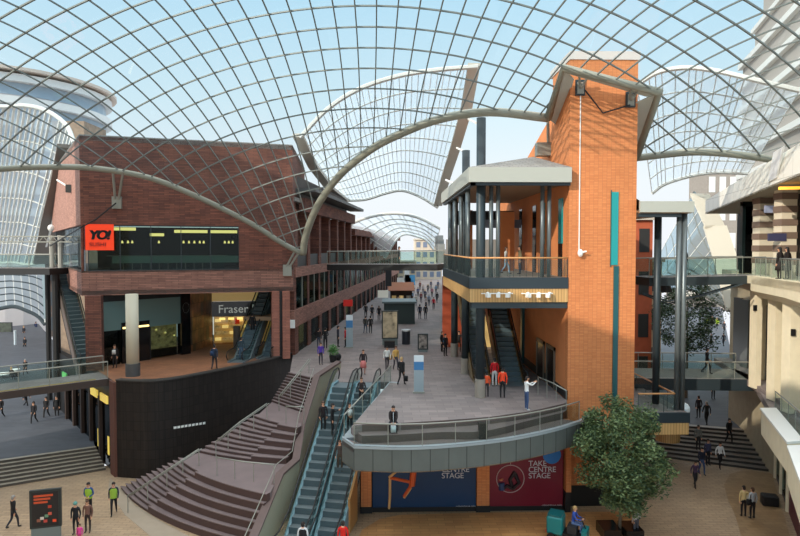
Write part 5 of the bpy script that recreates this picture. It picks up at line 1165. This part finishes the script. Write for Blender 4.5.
person(320.8, 364.5, MID, 20, 'stand', (86, 56, 160), (40, 36, 50), 1, 'person in a purple top standing above the staircase', 1.6)
person(318.8, 348.5, MID, 160, 'stand', K_, (64, 70, 86), 4, 'person in black jacket and grey jeans outside the lit shop', 1.72)
person(325.4, 348.5, MID, 180, 'arms', K_, K_, 4, 'person dressed all in black beside the lit shop window', 1.78)
person(338, 347, MID, 100, 'stand', (44, 48, 62), K_, 0, 'tall person in navy coat left of the red jacket', 1.82)
person(345.6, 347.3, MID, 260, 'stand', (206, 22, 30), K_, 0, 'person in bright red jacket by the tall white sign', 1.72)
person(365.4, 333.5, MID, 170, 'walk', (66, 66, 62), (70, 84, 100), 0, 'person in olive jacket, left of a pair walking away', 1.75)
person(370.5, 333.5, MID, 180, 'walk2', (34, 34, 36), K_, 4, 'person in black, right of a pair walking away', 1.75)
person(365.8, 318, MID, 180, 'walk', K_, K_, 4, 'person in black close to the left shopfronts', 1.75)
person(372, 319.5, MID, 10, 'walk2', (40, 40, 46), K_, 4, 'person in dark coat crossing behind the advertising panel', 1.75)
person(379, 320.8, MID, 0, 'stand', (30, 30, 34), K_, 4, 'person in black standing just left of the advertising panel', 1.75)
person(411.8, 322.5, MID, 10, 'walk', (206, 204, 196), K_, 0, 'person in pale top walking beside the dark kiosk', 1.7, True)
person(419.8, 319, MID, 180, 'walk2', (38, 42, 66), (46, 46, 56), 4, 'person in navy jacket, left of two walking up the street', 1.75)
person(425.5, 319.3, MID, 180, 'walk', (40, 44, 52), (50, 54, 66), 4, 'person in charcoal jacket, right of two walking up the street', 1.78)
person(433.6, 309.5, MID, 0, 'walk', (206, 30, 56), (60, 40, 50), 0, 'person in a crimson coat among the far crowd', 1.68)
person(445.2, 356, MID, 30, 'stand', (34, 34, 38), K_, 4, 'person in black with a blue backpack by the pavilion column', 1.75, bag=(.1, .2, 1.05, (80, 140, 190)))
person(441.8, 351.5, MID, 60, 'stand', (40, 38, 40), K_, 0, 'person in dark clothes just behind the blue backpack', 1.65)
person(459, 352, MID, 0, 'stand', (50, 44, 44), K_, 4, 'person in brown-black coat between the pavilion columns', 1.72)
crowd = [(400,300),(404,304),(408,309),(398,309),(412,302),(416,306),(421,303),(425,300),(429,306),(437,303),(418,297),(423,294),(428,293),(432,297),(436,294),(414,293),(420,290),(431,289),(409,315),(403,317),(438,289),(426,309)]
cc_ = [(70, 80, 120), (190, 180, 180), (60, 60, 66), (150, 90, 110), (90, 130, 160), (210, 200, 190), (120, 60, 60), (50, 60, 90), (150, 160, 180), (36, 36, 40)]
for i, (x, y) in enumerate(crowd):
    person(x, y, MID, random.choice((0, 180, 20, 200)), random.choice(('walk', 'walk2', 'stand')), cc_[i % 10], [NV, K_, (80, 84, 96)][i % 3], i % 5, 'shopper in the distant crowd far up the central street', 1.7, i % 2 == 0, group='distant shoppers far up the central street')
bp = G(393.2, 424.0, 6.0)
person(0, 0, 0, 0, 'bow', (44, 36, 36), (40, 40, 46), 0, 'person bent forward sitting on the curved terrace step', 1.72, loc=(bp.x, bp.y+.12, 5.62), bag=(0, -.5, .1, (210, 216, 220)))
# left arcade
person(213, 374, MID, 180, 'walk', (34, 44, 62), (44, 44, 50), 0, 'person with a backpack by the arcade escalators', 1.75, loc=tuple(G(213, 372, MID)+Vector((-.15, .9, 0))), bag=(.1, .2, 1.0, (40, 60, 90)))
person(115, 368, MID, 0, 'stand', (26, 24, 26), K_, 1, 'person in black with a white shirt front at the fashion shop door', 1.66, True, bag=(0, -.13, 1.05, (220, 216, 210)))
e2a = lo1+Vector((0, 0, 0)); ed = (hi1-lo1)
person(0, 0, 0, 180, 'stand', K_, K_, 4, 'person in black riding the left arcade escalator', 1.75, loc=tuple(lo1+Vector((ed.x*.33, ed.y*.33, 1.55))))
person(0, 0, 0, 180, 'stand', (50, 66, 76), (70, 90, 110), 0, 'person in teal top stepping onto the arcade escalator', 1.7, loc=tuple(lo1+Vector((.1, 1.2, .05))))
# main escalators
def on_esc(lo, hi, px, py):   # stand on the escalator line where the feet appear
    best = None; L = (hi-lo)
    for i in range(200):
        f = i/199; hh = max(0, min(1, (f-.266)/.651)); p = Vector((lo.x+L.x*f, lo.y+L.y*f, lo.z+L.z*hh+.05)); v_ = p-EYE; c = v_.dot(fwd); y = 268-F*v_.dot(upv)/c
        if best is None or abs(y-py) < best[0]: best = (abs(y-py), p, 400+F*v_.dot(rgt)/c)
    return best[1]
p = on_esc(eL_lo, eL_hi, 0, 434)
person(0, 0, 0, 10, 'stand', (36, 28, 30), K_, 1, 'person in dark coat on the left escalator, by the parapet side', 1.72, loc=tuple(p+Vector((-.3, .25, .12))))
person(0, 0, 0, 80, 'hold', K_, K_, 0, 'person in a black suit holding the rail on the left escalator', 1.8, loc=tuple(p+Vector((.25, -.1, 0))))
p = on_esc(eR_lo, eR_hi, 0, 433)
person(0, 0, 0, 15, 'arms', K_, K_, 0, 'person in black suit with white shirt on the right escalator', 1.75, loc=tuple(p+Vector((-.25, -.1, 0))), bag=(0, -.13, 1.05, (226, 226, 226)))
p = on_esc(eR_lo, eR_hi, 0, 424)
person(0, 0, 0, 0, 'arms', (52, 44, 44), K_, 1, 'person in brown-black coat highest on the right escalator', 1.72, loc=tuple(p+Vector((.25, 1.2, .7))))
p = on_esc(eR_lo, eR_hi, 0, 471)
person(0, 0, 0, 0, 'hold', (76, 66, 62), (70, 60, 50), 1, 'person in grey-brown coat and scarf lower on the right escalator', 1.68, True, loc=tuple(p+Vector((-.25, 0, 0))))
p = on_esc(eL_lo, eL_hi, 0, 566)
person(0, 0, 0, 180, 'stand', (222, 222, 224), K_, 0, 'person in white shirt and black waistcoat at the foot of the escalator', 1.7, loc=tuple(G(303, 559, 0)+Vector((0, 0, .05))), vest=(30, 28, 32))
p = on_esc(eR_lo, eR_hi, 0, 566)
person(0, 0, 0, 180, 'stand', (220, 36, 28), K_, 0, 'person in a vivid red jacket stepping on the right escalator', 1.72, loc=tuple(G(343, 557, 0)))
# deck and bridges
person(504.5, 276, UP, 90, 'walk', (210, 206, 200), (140, 156, 176), 1, 'person in pale jacket and light jeans on the pavilion deck', 1.72, loc=(7.6, 38.2, UP), long=True)
person(518.5, 276, UP, 270, 'stand', (120, 110, 84), NV, 0, 'person in khaki jacket on the pavilion deck', 1.78, loc=(8.45, 38.0, UP))
person(0, 0, 0, 90, 'stand', (34, 32, 36), K_, 0, 'person in black crossing the upper central footbridge', 1.75, loc=(P(399, 262, 51).x, 51.3, UP))
person(0, 0, 0, 270, 'stand', K_, K_, 4, 'person in black on the upper right footbridge beside the steel post', 1.72, loc=(px2X(687, 36.6), 36.9, UP-.06))
person(0, 0, 0, 80, 'walk', K_, K_, 4, 'person in black walking across the middle right footbridge', 1.75, loc=(px2X(708, 40.2), 40.2, MID))
for x, lab in ((779, 'dark-coated figure at the balcony shop, on the side nearer the columns'), (786.5, 'dark-coated figure at the balcony shop, beside its twin and closer to the corner')):
    person(0, 0, 0, 200, 'stand', (36, 28, 26), (44, 34, 32), 4, lab, 1.7, True, loc=(px2X(x, 31.6), 31.6, UP), skirt=(40, 32, 30))
# lower level right
person(743.5, 516.5, .015, 175, 'stand', (214, 186, 130), (30, 26, 32), 0, 'person in cream jacket and black trousers walking away across the plaza', 1.68, bag=(-.28, -.1, .85, (220, 220, 220)))
person(752.3, 518.5, .015, 185, 'stand', (168, 170, 172), (28, 26, 30), 1, 'person in light grey jacket beside the cream jacket', 1.68, bag=(.26, .05, .8, (30, 30, 32)))
person(695, 487, 0, 0, 'walk', (84, 60, 84), (34, 34, 40), 0, 'person in purple-striped top walking towards the plaza', 1.62, True)
person(701.5, 474.5, 0, 0, 'walk2', (34, 38, 56), JN, 4, 'person in navy top and blue jeans at the foot of the right steps', 1.78)
person(707.6, 465, .15, 10, 'stand', (70, 70, 96), (34, 34, 40), 0, 'person with crossed strap on the bottom right step', 1.74)
person(719.7, 468, .15, 0, 'walk', (240, 240, 240), (30, 28, 32), 0, 'person in white shirt and black trousers coming down the right steps', 1.72)
person(698, 450, .75, 0, 'stand', (118, 116, 110), (44, 42, 44), 0, 'person in grey jumper partway up the right steps', 1.72)
person(729, 443.5, .9, 10, 'walk2', (32, 28, 28), (36, 34, 38), 0, 'person in black jumper alone on the upper right steps', 1.78)
person(698.5, 418, 1.4, 180, 'stand', (50, 42, 46), K_, 0, 'person in dark red-brown coat above the right steps', 1.72)
person(706.5, 425, 1.4, 175, 'walk', (44, 44, 46), K_, 3, 'grey-haired person in dark coat above the right steps', 1.78)
person(713, 399, 1.4, 0, 'stand', K_, K_, 0, 'person in black just under the middle right footbridge', 1.75)
for i, (x, y, c, lab) in enumerate([(706.6, 328.5, (190, 220, 50), 'leftmost of two people in yellow vests far along the right street'), (712, 327, (150, 60, 50), 'person in red-brown coat between two yellow vests'), (717, 329, (190, 230, 40), 'rightmost person in a yellow vest far along the right street'), (711, 347, (36, 38, 46), 'person in black alone in the middle of the right street'), (723.5, 346.5, (34, 34, 40), 'person in black beside the right street shopfronts'), (724, 333, (40, 40, 48), 'person in dark clothes farther along beside the shopfronts'), (722, 313, (210, 200, 196), 'pale dressed person at the far end of the right street')]):
    person(x, y, 1.9, 0 if i % 2 else 180, 'walk', c, K_, i % 5, lab, 1.75, vest=c if i in (0, 2) else None)
# lower level left
person(13.5, 528, 0, 150, 'walk', (30, 26, 28), (40, 44, 56), 3, 'person in black jacket and jeans alone in front of the left steps', 1.72)
person(76, 534, 0, 0, 'stand', (30, 30, 34), K_, 0, 'person in black coat and teal hat by the pushchair', 1.66, hood=(96, 150, 140))
person(88, 532, 0, 5, 'stand', (118, 84, 72), (44, 34, 34), 1, 'person in brown patterned coat beside the teal hat', 1.66, True)
person(89, 515, 0, 0, 'arms', (40, 74, 130), K_, 0, 'guard in blue shirt and yellow vest behind the brown coat', 1.8, vest=(150, 184, 56))
person(114, 514.5, 0, 20, 'walk', (34, 38, 54), (28, 28, 32), 0, 'guard in yellow vest walking below the dark wall', 1.8, vest=(144, 176, 60))
person(80, 545, 0, 0, 'stand', (220, 70, 150), (190, 60, 120), 1, 'small child in a pink coat', 1.05)
for x, y, c, f, lab in ((34, 424, (36, 34, 38), 0, 'person with pale sleeves, nearest of the group in the left street'), (46.5, 418.5, (34, 32, 34), 0, 'person in black coat, middle of the group in the left street'), (57, 417.5, (30, 30, 32), 10, 'person in black jacket, nearest the left shops'), (26, 408, (30, 36, 50), 90, 'person in navy under the left middle footbridge'), (1, 419, K_, 0, 'dark figure at the very left of the left street')):
    person(x, y, 1.05, f, 'walk' if x != 57 else 'stand', c, K_, 0, lab, 1.75)
for i, (x, y, c) in enumerate([(25, 350.5, (34, 36, 44)), (36, 333, (40, 48, 80)), (24, 338, (44, 44, 52)), (27.5, 327, (50, 60, 110)), (31, 322, (40, 60, 120)), (25, 318, (60, 90, 140)), (40, 325, (44, 50, 70)), (11, 381, K_), (25.5, 376, K_)]):
    lab = ['person in black standing at the edge of the sunlit strip', 'person in navy walking in the left street beyond the sunlit strip', 'person in charcoal nearest the slim white post in the left street', 'person in blue jacket near the fins in the left street', 'person in bright blue coat deeper in the left street', 'person in light blue deepest in the left street', 'person in slate coat beside the left fin', 'seated person at the round white table', 'person in black standing by the white-topped bin'][i]
    person(x, y, 1.4, 180 if i % 2 else 0, 'sit' if i == 7 else 'walk', c, K_, i % 5, lab, 1.75)
# person by the tree and the sweeper driver
person(0, 0, 0, 200, 'stand', (190, 190, 190), (80, 80, 90), 0, 'person in pale grey behind the plaza tree', 1.7, loc=tuple(G(636, 537, 0)))
sp_ = G(567, 539, 0)
person(0, 0, 0, 60, 'sit', (54, 84, 170), (90, 110, 150), 2, 'bald cleaner in blue shirt driving the floor sweeper', 1.75, loc=(sp_.x+.30, sp_.y+.05, .30))
# ================================================================== sweeper
t = thing('floor_sweeper', 'teal ride-on floor sweeper in front of the red hoarding', 'sweeper', tuple(sp_)); an = R(-28)
TE = mat('sweeper_teal', (18, 120, 122), .35)
def sw(x0, x1, y0, y1, z0, z1, m_, nm): return MB().obox((sp_.x, sp_.y), an, x0, x1, y0, y1, z0, z1).build(nm, m_, t)
m = MB(); m.obox((sp_.x, sp_.y), an, -.95, -.15, -.42, .42, .25, 1.15); o = m.build('hopper', TE, t); bv = o.modifiers.new('b', 'BEVEL'); bv.width = .1; bv.segments = 3
m = MB(); m.obox((sp_.x, sp_.y), an, -.9, -.2, -.38, .38, 1.15, 1.24); m.build('lid', mat('sweeper_teal_dark', (12, 96, 100), .35), t)
sw(-.15, .85, -.4, .4, .18, .42, BLACK, 'chassis'); sw(.05, .5, -.3, .3, .42, .78, mat('seat_black', (40, 42, 44), .6), 'seat_box'); sw(.75, 1.0, -.4, .4, .18, .7, TE, 'front_cowl')
m = MB(); m.tube([(sp_.x+.78, sp_.y-.42, .7), (sp_.x+.62, sp_.y-.34, 1.1)], .03, 6); m.tube([(sp_.x+.62+.16*math.cos(a), sp_.y-.34+.16*math.sin(a), 1.12+.06*math.cos(a)) for a in [i*math.pi/6 for i in range(13)]], .018, 6); m.build('steering_wheel', BLACK, t)
for x, y in ((-.7, -.44), (-.7, .44), (.6, -.42), (.6, .42)):
    c_, s_ = math.cos(an), math.sin(an); wx, wy = sp_.x+c_*x-s_*y, sp_.y+s_*x+c_*y; ax_ = Vector((-s_, c_, 0))*.06
    MB().tube([Vector((wx, wy, .18))-ax_, Vector((wx, wy, .18))+ax_], .18, 14).build('wheel', BLACK, t)
sw(-.98, -.93, -.35, -.15, .3, .45, mat('tail_red', (220, 40, 50), .4), 'tail_light'); sw(-.98, -.93, .15, .35, .3, .45, _m['tail_red'], 'tail_light')
# ================================================================== trees
def tree(label, base, H, z0, rx, rz, n, leaf, seed, par_r=.09, cols_=((76, 104, 66), (50, 78, 50))):
    rnd = random.Random(seed); b = Vector(base); t = thing('tree', label, 'tree', tuple(b)); cz = b.z+(z0+H)/2; m = MB()
    m.tube([b, b+Vector((.05, 0, (z0+H)*.3)), b+Vector((0, .05, H*.8))], par_r, 8, r2=.03); br = []
    for k in range(14):
        a = rnd.uniform(0, 6.28); h0 = rnd.uniform(z0*.9, H*.75); e = Vector((math.cos(a)*rx*.75*rnd.uniform(.6, 1), math.sin(a)*rx*.75*rnd.uniform(.6, 1), rnd.uniform(.3, 1.2)))
        p0 = b+Vector((0, 0, h0)); m.tube([p0, p0+e*.5+Vector((0, 0, .1)), p0+e], .03, 5, r2=.01); br.append(p0+e)
    m.build('trunk', mat('tree_bark', (104, 90, 74), .9, noise=.2, nscale=6), t)
    m = MB(); clumps = []
    for k in range(80):
        a = rnd.uniform(0, 6.28); u_ = rnd.uniform(-1, 1); rr_ = rnd.uniform(.45, 1)**.6; sq = math.sqrt(1-u_*u_)
        clumps.append((Vector((math.cos(a)*sq*rx*rr_*(1-.12*u_), math.sin(a)*sq*rx*rr_, u_*rz*rr_)), rnd.uniform(.22, .42)*rx*.9))
    for k in range(n):
        c, r_ = rnd.choice(clumps); d = Vector((rnd.gauss(0, 1), rnd.gauss(0, 1), rnd.gauss(0, .8))).normalized()*r_*rnd.uniform(.4, 1)
        p = Vector((b.x, b.y, cz))+c+d; a1_ = Vector((rnd.gauss(0, 1), rnd.gauss(0, 1), rnd.gauss(0, .6))).normalized(); b1_ = a1_.cross(Vector((rnd.gauss(0, 1), rnd.gauss(0, 1), rnd.gauss(0, 1)))).normalized(); L_ = leaf*rnd.uniform(.7, 1.2)
        m.add([p-a1_*L_, p+b1_*L_*.4, p+a1_*L_, p-b1_*L_*.4], [(0, 1, 2, 3)], 0 if rnd.random() < .6 else 1)
    m.build('foliage', [mat('leaf_%d%d%d' % cols_[0], cols_[0], .6), mat('leaf_%d%d%d' % cols_[1], cols_[1], .6)], t)
    return t
tb = P(619.5, 540, 30.0); tree('leafy green tree standing on the plaza in front of the brick tower', (tb.x, 30.0, 0), 6.8, 1.5, 2.12, 2.72, 24000, .10, 3, cols_=((98, 116, 72), (62, 84, 54)))
q = G(613, 541, 0); t = thing('tree_planter', 'low black seat planter around the plaza tree', 'planter', (tb.x, 30, 0)); MB().box(tb.x-1.0, tb.x-.12, 29.4, 30.6, 0, .5).build('planter_side', BLACKGL, t); MB().box(tb.x+.12, tb.x+1.0, 29.4, 30.6, 0, .45).build('planter_side', BLACKGL, t)
q = G(688, 392, 1.5); tree('darker tree in the right street beyond the footbridge', (P(686, 392, 52).x, 52, 1.4), 10.3, 3.6, 2.6, 3.3, 7000, .13, 9, .14, ((66, 88, 56), (44, 64, 42)))
# ================================================================== street furniture
q = G(30, 400, 1.2)
def ad_panel(label, p, w_, h, ang_, face, bh=.5, thick=.16):
    t = thing('advertising_panel', label, 'sign', tuple(p)); o = (p.x, p.y)
    MB().obox(o, ang_, -w_/2, w_/2, -thick/2, thick/2, p.z, p.z+bh).build('base', mat('panel_base_grey', (112, 122, 120), .5), t)
    MB().obox(o, ang_, -w_/2-.05, w_/2+.05, -thick/2, thick/2, p.z+bh, p.z+h).build('casing', mat('panel_casing', (44, 50, 50), .4), t)
    MB().obox(o, ang_, -w_/2+.06, w_/2-.06, -thick/2-.015, -thick/2, p.z+bh+.1, p.z+h-.1).build('poster', face, t)
    return t, o
p = G(46.5, 540, 0); t, o = ad_panel('tall dark poster display stand with orange text in the left of the plaza', p, 1.3, 2.55, R(14), mat('poster_dark', (34, 32, 34), .4), .65)
c_, s_ = math.cos(R(14)), math.sin(R(14))
def pp_(x, z): return (p.x+c_*x+s_*.1, p.y+s_*x-c_*.1, z)
for k, (w_, z) in enumerate((('NOW OPEN', 2.2), ('EVERY DAY', 2.02), ('IN STORE', 1.84))):
    pass
for k in range(3): MB().obox(pp_(0, 0)[:2], R(14), -.5, .35-.12*k, -.01, .0, 2.22-.16*k, 2.32-.16*k).build('orange_line', mat('poster_orange', (190, 74, 40), .5, emit=.1), t)
for x, z, c in ((-.15, 1.15, (210, 200, 190)), (.05, 1.25, (110, 150, 120)), (.2, 1.35, (200, 90, 70)), (.0, 1.0, (190, 70, 60)), (.4, .98, (230, 80, 40)), (.2, 1.7, (180, 60, 40)), (-.3, 1.05, (150, 90, 70))):
    MB().obox(pp_(x, 0)[:2], R(14), -.08, .08, -.01, 0, z-.07, z+.07).build('printed_motif', mat('motif_%d_%d_%d' % c, c, .5), t)
q = G(390, 345, MID); t, o = ad_panel('backlit advertising panel with a brown and cream picture in the central street', q, .95*1.4, 3.0, 0, mat('poster_picture', (226, 206, 170), .5, noise=.9, nscale=2.4, col2=(60, 46, 30), emit=.12), .55)
q = G(389.5, 346, MID); tag(MB().box(q.x-.45, q.x+.45, q.y-1.0, q.y-.5, MID, MID+.55).build('black_bin', BLACK), 'low black box in front of the backlit advertising panel', 'box')
q = G(422.8, 352, MID); t, o = ad_panel('small dark menu board on the middle street beside the pavilion', q, .75, 1.5, 0, mat('menu_print', (70, 60, 60), .5, noise=.9, nscale=3, col2=(170, 160, 150)), .2)
q = G(406, 344, MID); t = thing('litter_bin', 'round dark litter bin with a pale lid in the central street', 'bin', tuple(q)); MB().cyl(q.x, q.y, MID, MID+1.15, .36, 14).build('body', mat('bin_navy', (38, 42, 50), .5), t); MB().cyl(q.x, q.y, MID+1.15, MID+1.28, .4, 14).build('lid', mat('bin_lid', (170, 174, 176), .5), t)
for px, py, pt, lab in ((349.5, 348, 315, 'tall white and glass information totem near the red jacket'), (418.7, 393, 355.5, 'tall glass information totem on the sunlit edge of the terrace')):
    q = G(px, py, MID); h = P(px, pt, q.y).z-MID; t = thing('information_totem', lab, 'sign', tuple(q))
    MB().box(q.x-.28, q.x+.28, q.y-.06, q.y+.06, MID+.1, MID+h*.62).build('glass_body', mat('totem_silver', (158, 172, 178), .3, .3), t); MB().box(q.x-.28, q.x+.28, q.y-.08, q.y+.08, MID+h*.62, MID+h*.84).build('blue_map', mat('map_blue', (60, 120, 170), .4), t)
    MB().box(q.x-.28, q.x+.28, q.y-.08, q.y+.08, MID+h*.84, MID+h).build('white_cap', mat('totem_cap', (214, 222, 226), .4), t); MB().box(q.x-.34, q.x+.34, q.y-.12, q.y+.12, MID, MID+.1).build('foot', STEEL, t)
q = G(333, 362, MID); t = thing('potted_shrub', 'green shrub in a black pot at the top of the stair parapet', 'plant', tuple(q)); MB().cyl(q.x, q.y, MID, MID+.5, .22, 12, r2=.3).build('pot', BLACK, t)
m = MB(); rnd = random.Random(4)
for k in range(420):
    d = Vector((rnd.gauss(0, 1), rnd.gauss(0, 1), rnd.gauss(0, 1))).normalized()*rnd.uniform(.1, .45); c = Vector((q.x, q.y, MID+.88))+d; a_ = Vector((rnd.gauss(0, 1), rnd.gauss(0, 1), rnd.gauss(0, 1))).normalized()*.09; b_ = a_.cross(Vector((rnd.gauss(0, 1), 0, 1))).normalized()*.04; m.add([c-a_, c+b_, c+a_, c-b_], [(0, 1, 2, 3)])
m.build('foliage', mat('shrub_green', (90, 140, 74), .6), t)
q = G(338, 360.5, MID); tag(MB().ball((q.x, q.y, MID+.28), .26, .26, .28).build('bollard', BLACK), 'small round black bollard beside the potted shrub', 'bollard')
# kiosks up the central street
q = P(401, 310, 68); t = thing('market_kiosk', 'dark green round kiosk standing in the middle of the central street', 'kiosk', (q.x, 68, MID)); MB().box(q.x-1.9, q.x+1.5, 67, 71, MID, MID+2.3).build('body', mat('kiosk_green', (48, 60, 58), .5), t); MB().box(q.x-2.1, q.x+1.7, 66.8, 71.2, MID+2.3, MID+2.5).build('roof', mat('kiosk_roof', (100, 112, 112), .5), t)
q = P(402, 300, 84); t = thing('market_kiosk', 'cafe kiosk with a brown awning further up the central street', 'kiosk', (q.x, 84, MID)); MB().box(q.x-1.6, q.x+1.4, 84, 88, MID, MID+2.6).build('body', mat('kiosk_dark', (60, 44, 36), .6), t)
m = MB(); m.slab((q.x-1.9, 83, MID+2.5), (q.x+1.7, 83, MID+2.5), (q.x+1.7, 85.5, MID+3.5), (q.x-1.9, 85.5, MID+3.5), .08); m.build('awning', mat('awning_brown', (140, 84, 52), .7), t)
for k in range(3): MB().box(q.x-1.4+k, q.x-.8+k, 83.9, 84, MID+1, MID+1.8).build('display', [WARMD, SHELF, mat('display_4', cols[4])][k], t)
# hanging banners and white awnings in the far street
for k, (x, y, w_, h_, c, lab) in enumerate([(404, 284, 1.1, 1.0, (236, 232, 224), 'white hanging banner at the far end of the street'), (410, 280, .8, .8, (90, 170, 220), 'light blue banner beside the white hanging banner'), (407, 273, .4, 1.2, (240, 240, 238), 'narrow white banner under the central footbridge'), (388.5, 276, .5, 1.0, (30, 30, 34), 'dark hanging lantern below the central footbridge')]):
    q = P(x, y, 96 if k < 3 else 60); w2 = w_ if k < 3 else w_*.6
    t = MB().box(q.x-w2, q.x+w2, q.y-.05, q.y+.05, q.z-h_, q.z+h_).build('hanging_banner', mat('banner_%d' % k, c, .7)); tag(t, lab, 'banner')
q = P(665.5, 292, 40); t = thing('hanging_lantern', 'dark tapered lantern hanging behind the small pavilion columns', 'lantern', tuple(q)); MB().cyl(q.x, 40, q.z, q.z+1.0, .42, 10, r2=.2).build('shade', BLACK, t)
# left street furniture
q = G(16, 340, 1.5); 
q = G(5.5, 336, 1.6); t, o = ad_panel('dark advertising board far along the left street', q, 1.9, 2.0, 0, mat('board_dark', (70, 76, 66), .5, noise=.5, nscale=2), .4)
q = G(15.5, 349, 1.4); tag(MB().cyl(q.x, q.y, 1.4, 1.4+2.4, .16, 10).build('white_post', mat('post_white', (196, 206, 210), .5)), 'slim white post in the left street', 'post')
q = G(15.5, 380, 1.15); t = thing('litter_bin', 'dark litter bin with white top left of the escalator', 'bin', tuple(q)); MB().cyl(q.x, q.y, 1.1, 2.1, .35, 14).build('body', BLACK, t); MB().cyl(q.x, q.y, 2.1, 2.25, .42, 14).build('lid', WHITE, t)
q = G(2, 381, 1.15); t = thing('round_table', 'round white cafe table at the far left', 'table', tuple(q)); MB().cyl(q.x, q.y, 1.85, 1.9, .8, 20).build('tabletop', WHITE, t); MB().cyl(q.x, q.y, 1.15, 1.85, .06, 8).build('stem', STEEL, t); MB().cyl(q.x, q.y, 1.1, 1.15, .35, 12).build('base', STEEL, t)
# black cube seat on the right
q = G(769.5, 505, 0); o = MB().obox((q.x, q.y), R(-18), -.42, .42, -.32, .32, 0, .6).build('cube_seat', BLACK); bv = o.modifiers.new('b', 'BEVEL'); bv.width = .1; bv.segments = 3; tag(o, 'black chamfered box standing by the right-hand wall', 'box')
q = G(87, 541, 0)
